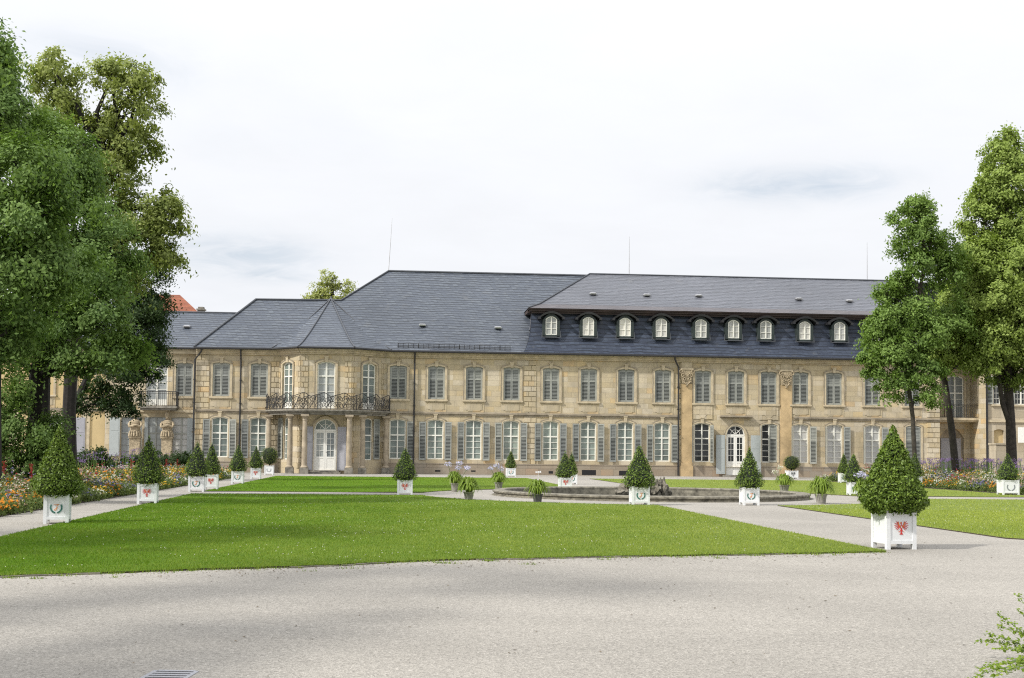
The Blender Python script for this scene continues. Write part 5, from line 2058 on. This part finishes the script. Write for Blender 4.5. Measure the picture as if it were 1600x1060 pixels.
def emblem(kind, w, mono=True):
    mb = MB()
    if kind in ('eagle', 'dark eagle'):
        for pts, mi in eagle_shape(w * .21):
            mb.prism([p + Vector((0, -.004, -.02 * w)) for p in pts], (0, .0025, 0), mi)
        mats = [M['red'], M['orange'], M['planterwhite']] if kind == 'eagle' else [M['black'], M['grey'], M['planterwhite']]
        return mb, mats
    R = w * .22
    for sg in (-1, 1):
        prev = None
        for k in range(13):
            a = -PI / 2 + sg * (.12 + k * .155)
            c = Vector((R * math.cos(a), 0, R * math.sin(a) * 1.0))
            t = Vector((-math.sin(a) * sg, 0, math.cos(a) * sg))
            r_ = Vector((math.cos(a), 0, math.sin(a)))
            if prev is not None:
                q = r_ * (w * .008)
                mb.prism([prev - q + Vector((0, -.003, 0)), prev + q + Vector((0, -.003, 0)), c + q + Vector((0, -.003, 0)), c - q + Vector((0, -.003, 0))], (0, .002, 0), 0)
            prev = c
            for side in (-1, 1):
                d = (t * .8 + r_ * side * .7).normalized()
                n_ = Vector((-d.z, 0, d.x))
                l_ = w * .058
                q = [c, c + d * l_ * .5 + n_ * l_ * .24, c + d * l_, c + d * l_ * .5 - n_ * l_ * .24]
                mb.prism([p + Vector((0, -.006, 0)) for p in q], (0, .003, 0), 0)
    if mono:
        s_ = w * .16
        path = [(-.55, .75), (-.2, .62), (.25, .8), (.75, .72), (.28, .55), (.1, .1), (.15, -.35), (-.1, -.75), (-.5, -.7), (-.35, -.45), (.1, -.2), (.35, .05)]
        for (x0, z0), (x1, z1) in zip(path, path[1:]):
            d = Vector((x1 - x0, 0, z1 - z0)).normalized()
            n_ = Vector((-d.z, 0, d.x)) * w * .010
            a, b = Vector((x0 * s_, -.005, z0 * s_)), Vector((x1 * s_, -.005, z1 * s_))
            mb.prism([a - n_, b - n_, b + n_, a + n_], (0, .003, 0), 1)
    return mb, [M['green'] if kind == 'wreath' else M['grey'], M['orange']]


def topiary(cx, by, bw_px, top_py, tree_py, hw_px, emb, label, shape='cone', rot=0.0, nl=None, mono=True, yb=None):
    g = G(cx, by)
    hor = 707 + ROLL * (cx - 800)
    S = EYE / (by - hor)                    # metres per pixel there
    bw = bw_px * S
    bh = (by - top_py) * S
    th = (top_py - tree_py) * S
    hw = hw_px * S
    root = tag(empty('potted_topiary', (0, 0, 0), TH + rot), label, 'potted tree', 'clipped trees in white tubs')
    fwd = (RB @ Matrix.Rotation(rot, 3, 'Z')) @ Vector((0, bw / 2, 0))
    root.location = (g.x + fwd.x, g.y + fwd.y, .0)
    h2 = bw / 2
    leg = bh * .15
    zb = leg
    bx = MB()
    t = .03
    p = .012
    for sg in (-1, 1):
        bx.box(-h2 + .05, h2 - .05, sg * (h2 - .03) - t / 2, sg * (h2 - .03) + t / 2, zb + .06, bh - .045)
        bx.box(sg * (h2 - .03) - t / 2, sg * (h2 - .03) + t / 2, -h2 + .05, h2 - .05, zb + .06, bh - .045)
        for z0, z1 in ((zb, zb + .0599), (bh - .0449, bh)):
            bx.box(-h2 + .055, h2 - .055, sg * (h2 - .025) - .023, sg * (h2 - .025) + .023, z0, z1)
            bx.box(sg * (h2 - .025) - .023, sg * (h2 - .025) + .023, -h2 + .055, h2 - .055, z0, z1)
    bx.box(-h2 + .05, h2 - .05, -h2 + .05, h2 - .05, zb + .01, zb + .03)
    bx.build('tub', M['planterwhite'], root)
    lg = MB()
    lg.box(-.036, .036, -.036, .036, -.01, bh + .012)
    lg.prism([(-.045, -.045, bh + .0121), (.045, -.045, bh + .0121), (.045, .045, bh + .0121), (-.045, .045, bh + .0121)], (0, 0, .012))
    l0 = None
    for sx_ in (-1, 1):
        for sy_ in (-1, 1):
            if l0 is None:
                l0 = lg.build('leg', M['planterwhite'], root)
                o = l0
            else:
                o = l0.copy()
                COL.objects.link(o)
                o.parent = root
            o.location = (sx_ * (h2 - .036), sy_ * (h2 - .036), 0)
    sl = MB()
    sl.face([(-h2 + .04, -h2 + .04, bh - .05), (h2 - .04, -h2 + .04, bh - .05), (h2 - .04, h2 - .04, bh - .05), (-h2 + .04, h2 - .04, bh - .05)])
    sl.build('soil', M['soil'], root)
    em, mats = emblem(emb, bw, mono)
    e = em.build('emblem', mats, root)
    e.location = (0, -h2 + .03 - t / 2 - .002, zb + (bh - zb) * .5)
    # crown
    px_area = hw_px * (top_py - tree_py)
    n = nl or int(min(9000, max(1500, px_area * 1.3)))
    core = MB()
    if shape == 'cone':
        prof = lambda q: (.66 + .34 * math.sin(min(1, q / .16) * PI / 2)) * (1 - max(0, (q - .12) / .88) ** 1.12) if q < .999 else .0
        zoff = bh - .015
        Hc = th + .015
    else:
        prof = lambda q: math.sqrt(max(0, 1 - (2 * q - 1) ** 2))
        zoff = bh + .02
        Hc = th - .02
    core.lathe([(max(.001, hw * .80 * prof(q) * (1 if shape == 'cone' else 1)), zoff + Hc * (.03 + q * .93)) for q in np.linspace(0, 1, 12)], 16)
    core.tube([(0, 0, bh - .08), (0, 0, bh + th * .4)], .04, 6)
    core.build('stem', M['leafcore'], root)  # dark opaque core filling the crown, together with the stem
    q = rng.uniform(0, 1, n * 3)
    pr = np.array([prof(x) for x in q])
    keep = rng.uniform(0, 1, n * 3) < np.maximum(pr, .06)
    q, pr = q[keep][:n], pr[keep][:n]
    n = len(q)
    ang = rng.uniform(0, 2 * PI, n)
    ph = rng.uniform(0, 6.28, 4)
    lump = 1 + .05 * np.sin(ang * 3 + q * 9 + ph[0]) + .045 * np.sin(ang * 7 - q * 17 + ph[1]) + .03 * np.sin(q * 14 + ph[2])
    rr = hw * pr * (lump * (rng.uniform(.78, 1.0, n) + np.abs(rng.normal(size=n)) * .035)) + .012
    C = np.stack([rr * np.cos(ang), rr * np.sin(ang), zoff + Hc * q * .985 + rng.normal(size=n) * .02], 1)
    out = np.stack([np.cos(ang), np.sin(ang), np.where(np.full(n, shape == 'cone'), .45, (2 * q - 1) * 1.2)], 1)
    nr = out * .8 + unit(n) * .85
    nr /= np.linalg.norm(nr, axis=1, keepdims=True)
    base_l = max(.055, math.sqrt(hw * th / n) * 1.9)
    ll = base_l * rng.uniform(.7, 1.35, n)
    V = leaves(C, nr, ll, ll * .5, np.array([0, 0, .5]))
    T = np.clip(rng.normal(.42, .25, n), 0, 1)
    quads_mesh('crown', V, T, M['leaf_bay'] if shape == 'cone' else M['leaf_box'], root)
    return root


M['leafcore'] = simple('inner_shade_core', (.008, .014, .005), .9, .4, 8)  # near-black core colour stands for the shade inside the crown
TOPS = [
    (87, 819, 38, 774, 664, 38, 'wreath', 'nearest left cone tree, white tub painted with green wreath and orange monogram, by the path', 'cone', .14),
    (229, 788, 30, 757, 681, 26.5, 'eagle', 'cone tree in white tub with red eagle, second along the left path', 'cone', .08),
    (306, 769, 24, 745, 690, 22, 'wreath', 'cone tree in wreath tub overlapping a red eagle tub on the left path', 'cone', .05),
    (329, 765.5, 21, 742, 691, 15, 'eagle', 'cone tree in eagle tub half hidden behind the wreath tub of the left path', 'cone', .05),
    (370.5, 756.5, 18.5, 737, 695, 15.5, 'wreath', 'cone tree with grey-green wreath tub before the dark drainpipe, left lawn edge', 'cone', .03),
    (399, 749, 15.5, 732, 697, 12.5, 'eagle', 'small cone tree in eagle tub beside the ball tree near the columns', 'cone', .03),
    (420, 742.5, 14, 728, 698, 13.5, 'grey wreath', 'ball shaped tree in wreath tub left of the columned bay', 'ball', 0),
    (632.5, 774, 24, 751, 698, 20, 'eagle', 'cone tree in eagle tub standing alone at the lawn corner left of the fountain', 'cone', 0),
    (798.5, 745.5, 14.5, 732, 703.5, 9.5, 'wreath', 'small far cone tree by the palace wall left of the garden path', 'cone', 0),
    (884, 764, 19.5, 747, 705.5, 16, 'eagle', 'cone tree in eagle tub behind the fountain rim at the garden path', 'cone', 0),
    (894, 757, 16, 742, 706, 10, 'wreath', 'cone tree mostly hidden behind the eagle tub at the fountain', 'cone', 0),
    (1001.5, 790, 28, 762, 694, 26, 'wreath', 'cone tree in wreath tub directly in front of the fountain rocks', 'cone', 0),
    (1174, 790, 26, 763, 699, 23, 'wreath', 'cone tree in wreath tub at the right end of the fountain', 'cone', -.02),
    (1239.5, 748.5, 16.5, 736, 712, 13, 'dark eagle', 'ball shaped tree in tub with black emblem before the curtained windows', 'ball', 0),
    (1320, 755.5, 14.5, 740, 708, 9.5, 'wreath', 'slim cone tree in plain looking white tub beside the far right bed', 'cone', -.1),
    (1336, 775, 18, 754, 708, 17.5, 'wreath', 'cone tree behind a blue flowered pot, left of the big eagle tub tree', 'cone', -.1),
    (1409, 859, 51, 801, 664, 52, 'eagle', 'biggest and nearest cone tree, white tub with red eagle at the lawn corner', 'cone', .12),
    (1433, 762, 17, 745, 707, 14, 'wreath', 'cone tree mostly hidden behind the biggest topiary', 'cone', 0),
    (1580, 774.5, 26, 751, 708, 18, 'grey wreath', 'cone tree with grey wreath tub before the flower bed at the right edge', 'cone', -.1),
]
for t_ in TOPS:
    topiary(*t_[:7], t_[7], t_[8], t_[9], nl=11000 if t_[2] > 50 else (8000 if t_[2] > 35 else None), mono=t_[6] == 'wreath')

# ------------------------------------------------------------------ pots of blue lily
def lily_pot(cx, by, pw, ptop, fw, ftop, label, heads, dark=False):
    g = G(cx, by)
    hor = 707 + ROLL * (cx - 800)
    S = EYE / (by - hor)
    ph = (by - ptop) * S
    r = pw * S / 2
    root = tag(empty('lily_pot', (g.x, g.y + r, 0)), label, 'potted plant', 'strap leaved lilies in pots round the fountain')
    mb = MB()
    mb.lathe([(.001, 0), (r * .78, 0), (r * .82, ph * .3), (r * .97, ph * .82), (r * 1.06, ph * .83), (r * 1.08, ph), (r * .9, ph), (r * .88, ph * .9), (.001, ph * .9)], 22)
    mb.build('pot', M['potdark' if dark else 'pot'], root)
    fh = (by - ftop) * S
    R = fw * S
    Vs, Ts = [], []
    n = 170
    for i in range(n):
        a = rng.uniform(0, 2 * PI)
        reach = R * (.3 + .8 * rng.uniform() ** .6)
        up = (fh - ph) * rng.uniform(.75, 1.1) * (1.15 - .5 * (reach / R) ** 2)
        drop = up * rng.uniform(.15, 1.0) + (ph * .6 * rng.uniform(0, 1) if rng.uniform() < .35 else 0)
        x0 = r * .5 * rng.uniform(0, 1)
        prev = None
        wd = rng.uniform(.02, .034)
        tn = np.array([-math.sin(a), math.cos(a), 0])
        for k in range(6):
            q = k / 5
            rad = x0 + reach * q ** .95
            z = ph * .92 + up * math.sin(min(q / .62, 1) * PI / 2) - drop * max(0, (q - .5) / .5) ** 1.7
            p = np.array([rad * math.cos(a), rad * math.sin(a), max(z, .05)])
            w_ = wd * (1 - q) ** .5 + .003
            cur = (p - tn * w_, p + tn * w_)
            if prev is not None:
                Vs.append(np.stack([prev[0], prev[1], cur[1], cur[0]]))
                Ts.append(np.clip(.35 + .35 * q + rng.normal() * .12, 0, 1))
            prev = cur
    quads_mesh('foliage', np.concatenate(Vs), Ts, M['leaf_strap'], root)
    for hx, hy, colr in heads:
        p = AT(hx, hy, g.y + r) - Vector(root.location)
        st = MB()
        st.tube([(p.x * .25, p.y * .2, ph * .9), (p.x * .7, p.y, p.z * .6 + ph * .4), (p.x, p.y, p.z)], .008, 4)
        so_ = st.build('flower_stem', M['leafstem'], root)
        m = 46
        C = np.array(p) + unit(m) * rng.uniform(.05, .13, (m, 1)) * np.array([1.25, 1.25, .8])
        V = leaves(C, unit(m), .075, .045)
        quads_mesh('flower_head', V, rng.uniform(0, 1, m), M['bloom_' + colr], so_)
    return root


M['leafstem'] = simple('flower_stem_green', (.08, .15, .03), .6, .2, 9)
lily_pot(710, 769, 12, 755, 15, 736, 'pale clay pot of green lilies with four lilac flower heads, left of the fountain', [(700, 726, 'blue'), (718, 724, 'blue'), (716.5, 731.5, 'blue'), (731, 731.5, 'blue')])
lily_pot(732, 782, 16, 769, 20, 746, 'pale clay pot of flowerless lilies at the left end of the fountain rim', [])
lily_pot(779, 764.5, 13, 754, 15, 737, 'pot of lilies with three lilac flower heads behind the fountain rim', [(767, 732, 'blue'), (776, 728, 'blue'), (783, 732.5, 'blue')])
lily_pot(840, 785.5, 16, 772, 19, 749, 'dark pot of arching green lilies in front of the fountain', [], True)
lily_pot(1227, 770, 15.5, 758, 17, 741, 'clay pot of lilies with two white flower heads, behind the right fountain rim', [(1211, 737.5, 'white'), (1219, 731, 'white')])
lily_pot(1285, 787.5, 18.5, 772, 22, 745, 'large clay pot of bushy flowerless lilies right of the fountain', [])
lily_pot(1347, 785, 12, 771, 14, 751, 'pot of lilies with pale blue flower heads beside the biggest topiary', [(1340, 742, 'blue'), (1347, 741, 'blue'), (1352, 744, 'blue')])

# ------------------------------------------------------------------ fountain
M['mossy'] = simple('mossy_basin_stone', (.17, .155, .12), .95, .6, 5, bump=.7)
ft = tag(empty('fountain', FC, TH), 'wide round stone fountain basin with rough rocks in the middle', 'fountain')
mb = MB()
wb = lambda a, z: .0025 * math.sin(a * 41) + .002 * math.sin(a * 97 + z * 30)
mb.lathe([(5.98, -.05), (5.98, .02), (5.90, .03), (5.88, .10), (5.93, .12), (5.94, .17), (5.88, .20), (5.50, .20), (5.46, .16), (5.48, .08), (5.48, -.32)], 96, wob=wb)
mb.build('basin_rim', M['mossy'], ft)
s = NT('basin_water')
s.base((.03, .04, .035), .06)
s.bump(s.noise(s.pos(), 6, 3), .3, .01)
M['water'] = s.mat
mb = MB()
mb.lathe([(.01, -.16), (5.5, -.16)], 64)
mb.build('water', M['water'], ft)
# rocks: eroded lumps piled in the centre
from mathutils import noise as mnoise
mb = MB()


def rock(c, r, seed):
    import bmesh
    bm = bmesh.new()
    bmesh.ops.create_icosphere(bm, subdivisions=3, radius=1)
    base = len(mb.v)
    for v in bm.verts:
        d = v.co.normalized()
        k = 1 + .45 * mnoise.noise(d * 1.7 + Vector((seed, 0, 0))) + .22 * mnoise.noise(d * 4.5 + Vector((0, seed, 0))) + .1 * mnoise.noise(d * 10 + Vector((0, 0, seed)))
        mb.v.append((c[0] + d.x * r[0] * k, c[1] + d.y * r[1] * k, c[2] + d.z * r[2] * k))
    for f_ in bm.faces:
        mb.f.append(tuple(base + v.index for v in f_.verts))
        mb.m.append(0)
    bm.free()


for i, (x, z, rx, rz) in enumerate(((-.9, .45, .42, .45), (-.62, .75, .26, .42), (-.95, .78, .16, .3), (-.35, .5, .45, .5), (.1, .6, .5, .5), (.5, .55, .35, .5), (.42, .95, .2, .5), (.72, .7, .2, .42), (.95, .55, .22, .4), (1.02, .85, .11, .3), (.2, 1.0, .3, .35), (-.2, .9, .3, .4), (1.15, .35, .35, .2), (-1.25, .33, .4, .18))):
    rock((x * .74 - .2, random.uniform(-.4, .4), z * .66 - .08), (rx * .66, rx * .8, rz * .68), i * 3.7)
M['rock'] = simple('tufa_rock', (.15, .135, .105), .95, .6, 7, bump=.8)
mb.build('rock', M['rock'], ft)

# small white name tags stuck in the lawn edge near the palace
for px, py, label in ((841, 743.5, 'tiny white plant tag at the lawn edge left of the garden path'), (1268, 743.5, 'tiny white plant tag beside the black emblem tub')):
    g = G(px, py + 1.5)
    mb = MB()
    mb.tube([(0, 0, 0), (0, 0, .3)], .012, 5)
    for k in (-1, 0, 1):
        mb.prism([(k * .13 - .06, -.02, .26), (k * .13 + .06, -.02, .26), (k * .13 + .05, -.02, .36 + .03 * k), (k * .13 - .05, -.02, .36)], (0, .012, 0))
    o = mb.build('plant_tag', M['planterwhite'])
    o.location = g
    tag(o, label, 'tag')

# ------------------------------------------------------------------ drain grate
g = G(263, 1056)
g.y = 9.06
mb = MB()
gw, gd = .27, .5
mb.box(-gw / 2 - .03, -gw / 2, -gd / 2, gd / 2, -.03, .005)
mb.box(gw / 2, gw / 2 + .03, -gd / 2, gd / 2, -.03, .005)
for i in range(7):
    y = -gd / 2 + gd * i / 6
    mb.box(-gw / 2, gw / 2, y - .024, y + .024, -.02, .0045)
gr = mb.build('drain_grate', M['grate'])
gr.location = (g.x, g.y, .0)
gr.rotation_euler = (0, 0, -.04)
tag(gr, 'grey steel drain grate set in the gravel at the bottom edge', 'drain grate')
mb = MB()
mb.box(-gw / 2, gw / 2, -gd / 2, gd / 2, -.01, .003)  # flat dark plate stands for the shade down the slots
mb.build('shaft_shade_plate', M['hole'], gr)

# ------------------------------------------------------------------ creeping plant in the bottom right corner
Vs, Ts = [], []
c0 = G(1665, 1045)
root = tag(empty('spurge_plant', (c0.x, c0.y, 0)), 'bright green trailing plant reaching in from the bottom right corner', 'plant')
mb = MB()
tips = [(1525, 1001, .14), (1558, 978, .22), (1528, 1045, .12), (1512, 1062, .10), (1560, 962, .30), (1590, 930, .42), (1535, 990, .2), (1553, 1014, .16), (1590, 955, .35), (1548, 1058, .12), (1600, 1000, .25), (1575, 1035, .2), (1600, 1050, .25), (1620, 980, .3)]
for px, py, z in tips:
    tip = G(px, py, z)
    tip = Vector((tip.x, tip.y, z)) - Vector(root.location)
    st = Vector((random.uniform(-.1, .1), random.uniform(-.1, .1), 0))
    mid = st.lerp(tip, .55) + Vector((0, 0, .10))
    pts = [st.lerp(mid, k / 6).lerp(mid.lerp(tip, k / 6), k / 6) for k in range(7)]
    mb.tube(pts, [.004 - .0004 * k for k in range(7)], 4, 0, False)
    for k in range(44):
        q = rng.uniform(.2, 1.0)
        i = min(5, int(q * 6))
        p = pts[i].lerp(pts[i + 1], q * 6 - i)
        C = np.array(p) + rng.normal(size=(2, 3)) * np.array([.012, .02, .012])
        nr = unit(2) * .5 + np.array([0, -.3, .8])
        nr /= np.linalg.norm(nr, axis=1, keepdims=True)
        Vs.append(leaves(C, nr, rng.uniform(.024, .046, 2) * (1.4 - .6 * q), .022))
        Ts.append(np.clip(rng.normal(.5, .25, 2), 0, 1))
mb.build('stem', M['leafstem'], root)
quads_mesh('foliage', np.concatenate(Vs), np.concatenate(Ts), M['leaf_spurge'], root)

# ------------------------------------------------------------------ grass blades and clover
def in_poly(P, poly):
    x, y = P[:, 0], P[:, 1]
    c = np.zeros(len(P), bool)
    n = len(poly)
    for i in range(n):
        (x0, y0), (x1, y1) = poly[i], poly[(i + 1) % n]
        if y0 == y1:
            continue
        m = ((y0 > y) != (y1 > y)) & (x < (x1 - x0) * (y - y0) / (y1 - y0) + x0)
        c ^= m
    return c


def blades(P, h, w_, z0=.018):
    n = len(P)
    a = rng.uniform(0, 2 * PI, n)
    t = np.stack([np.cos(a), np.sin(a), np.zeros(n)], 1) * (w_ * rng.uniform(.7, 1.3, n))[:, None]
    b0 = np.concatenate([P, np.full((n, 1), z0)], 1)
    hh = h * rng.uniform(.5, 1.3, n)
    tip = b0 + np.stack([rng.normal(size=n) * hh * .45, rng.normal(size=n) * hh * .45, hh], 1)
    return np.stack([b0 - t, b0 + t, tip], 1).reshape(-1, 3)


def blade_tint(P):
    x, y = P[:, 0], P[:, 1]
    w1 = np.sin(x * .9 + 1.3 * np.sin(y * .5)) * np.sin(y * .7 + 1.1 * np.sin(x * .6 + 2))
    w2 = np.sin(x * 2.9 + 2 * np.sin(y * 1.7)) * np.sin(y * 2.3 + 1.7 * np.sin(x * 2.1))
    return np.clip(.36 + .030 * np.clip(x + 1, -9, 14) + .10 * w1 + .08 * w2 + rng.normal(0, .13, len(P)), 0, 1)


Vall, Tall = [], []
for pi, poly in enumerate(lawn_polys):
    A = np.array(poly)
    x0, y0 = A.min(0)
    x1, y1 = A.max(0)
    for ya, yb, n, h, w_ in ((13, 24, 170000, .034, .005), (24, 38, 120000, .034, .008), (38, 82, 90000, .036, .013)):
        if yb < y0 or ya > y1:
            continue
        lo, hi = max(ya, y0), min(yb, y1)
        k = int(n * (hi - lo) / (yb - ya) * (1 if pi == 0 else .5))
        P = np.stack([rng.uniform(max(x0, -lo * .0 - .42 * hi), min(x1, .42 * hi), k), rng.uniform(lo, hi, k)], 1)
        P = P[in_poly(P, poly) & (np.abs(P[:, 0]) < .42 * P[:, 1] + .5)]
        Vall.append(blades(P, h, w_))
        Tall.append(blade_tint(P))
# ragged tufts along the front edge
fr = np.array([(p.x, p.y) for p in front])
for i in range(len(fr) - 1):
    L_ = np.linalg.norm(fr[i + 1] - fr[i])
    k = int(L_ * 330)
    q = rng.uniform(0, 1, (k, 1))
    P = fr[i] + (fr[i + 1] - fr[i]) * q + np.stack([np.zeros(k), rng.normal(size=k) * .05 + .02], 1)
    Vall.append(blades(P, .055, .005, .0))
    Tall.append(np.clip(rng.normal(.3, .15, k), 0, 1))
    # weeds creeping out onto the gravel
    for j in range(int(L_ * 5)):
        c = fr[i] + (fr[i + 1] - fr[i]) * rng.uniform() + np.array([0, -abs(rng.normal()) * .28])
        m = int(rng.integers(8, 40))
        P = c + rng.normal(size=(m, 2)) * np.array([.07, .03])
        Vall.append(blades(P, .035, .006, .0))
        Tall.append(np.clip(rng.normal(.28, .15, m), 0, 1))
tag(quads_mesh('grass', np.concatenate(Vall), np.concatenate(Tall), M['grass'], nv=3), 'short mown grass blades of the lawns', 'grass', kind='stuff')
print('blades', sum(len(t) for t in Tall))
# clover heads
A = np.array(lawn_polys[0])
P = np.stack([rng.uniform(-14, 9, 3400), 14 + 33 * rng.uniform(0, 1, 3400) ** 1.2], 1)
keep = np.array([vnoise(x, y, 1.3) + .35 * vnoise(x, y, .5) for x, y in P]) > .62
P = P[keep & in_poly(P, lawn_polys[0])]
P2 = np.stack([rng.uniform(6, 18, 1500), rng.uniform(22, 47, 1500)], 1)
P = np.concatenate([P, P2[in_poly(P2, lawn_polys[3])]])
C = np.concatenate([P, rng.uniform(.06, .09, (len(P), 1))], 1)
nr = unit(len(P)) * .4 + np.array([0, -.5, .8])
nr /= np.linalg.norm(nr, axis=1, keepdims=True)
V = np.concatenate([leaves(C, nr, .015, .013), leaves(C + .003, nr, .014, .012)])
tag(quads_mesh('clover_flowers', V, rng.uniform(0, 1, len(V) // 4), M['bloom_white']), 'white clover heads dotted over the near lawn', 'flowers', kind='stuff')

# dry leaf litter and twigs on the gravel along the lawn edge
q = rng.uniform(0, 1, 900)
ii = rng.integers(0, len(fr) - 1, 900)
P = fr[ii] + (fr[ii + 1] - fr[ii]) * q[:, None]
P[:, 1] -= np.abs(rng.normal(size=900)) * .55
far = np.stack([rng.uniform(-6, 8, 260), rng.uniform(9, 24, 260)], 1)
P = np.concatenate([P, far[~in_poly(far, lawn_polys[0]) & ~in_poly(far, lawn_polys[3])]])
C = np.concatenate([P, np.full((len(P), 1), .006)], 1)
nr = unit(len(P)) * .25 + np.array([0, 0, 1.0])
nr /= np.linalg.norm(nr, axis=1, keepdims=True)
ll = rng.uniform(.015, .05, len(P))
tag(quads_mesh('leaf_litter', leaves(C, nr, ll, ll * .45), rng.uniform(0, 1, len(P)), M['litter']), 'brown leaf litter scattered on the gravel along the lawn edge', 'litter', kind='stuff')
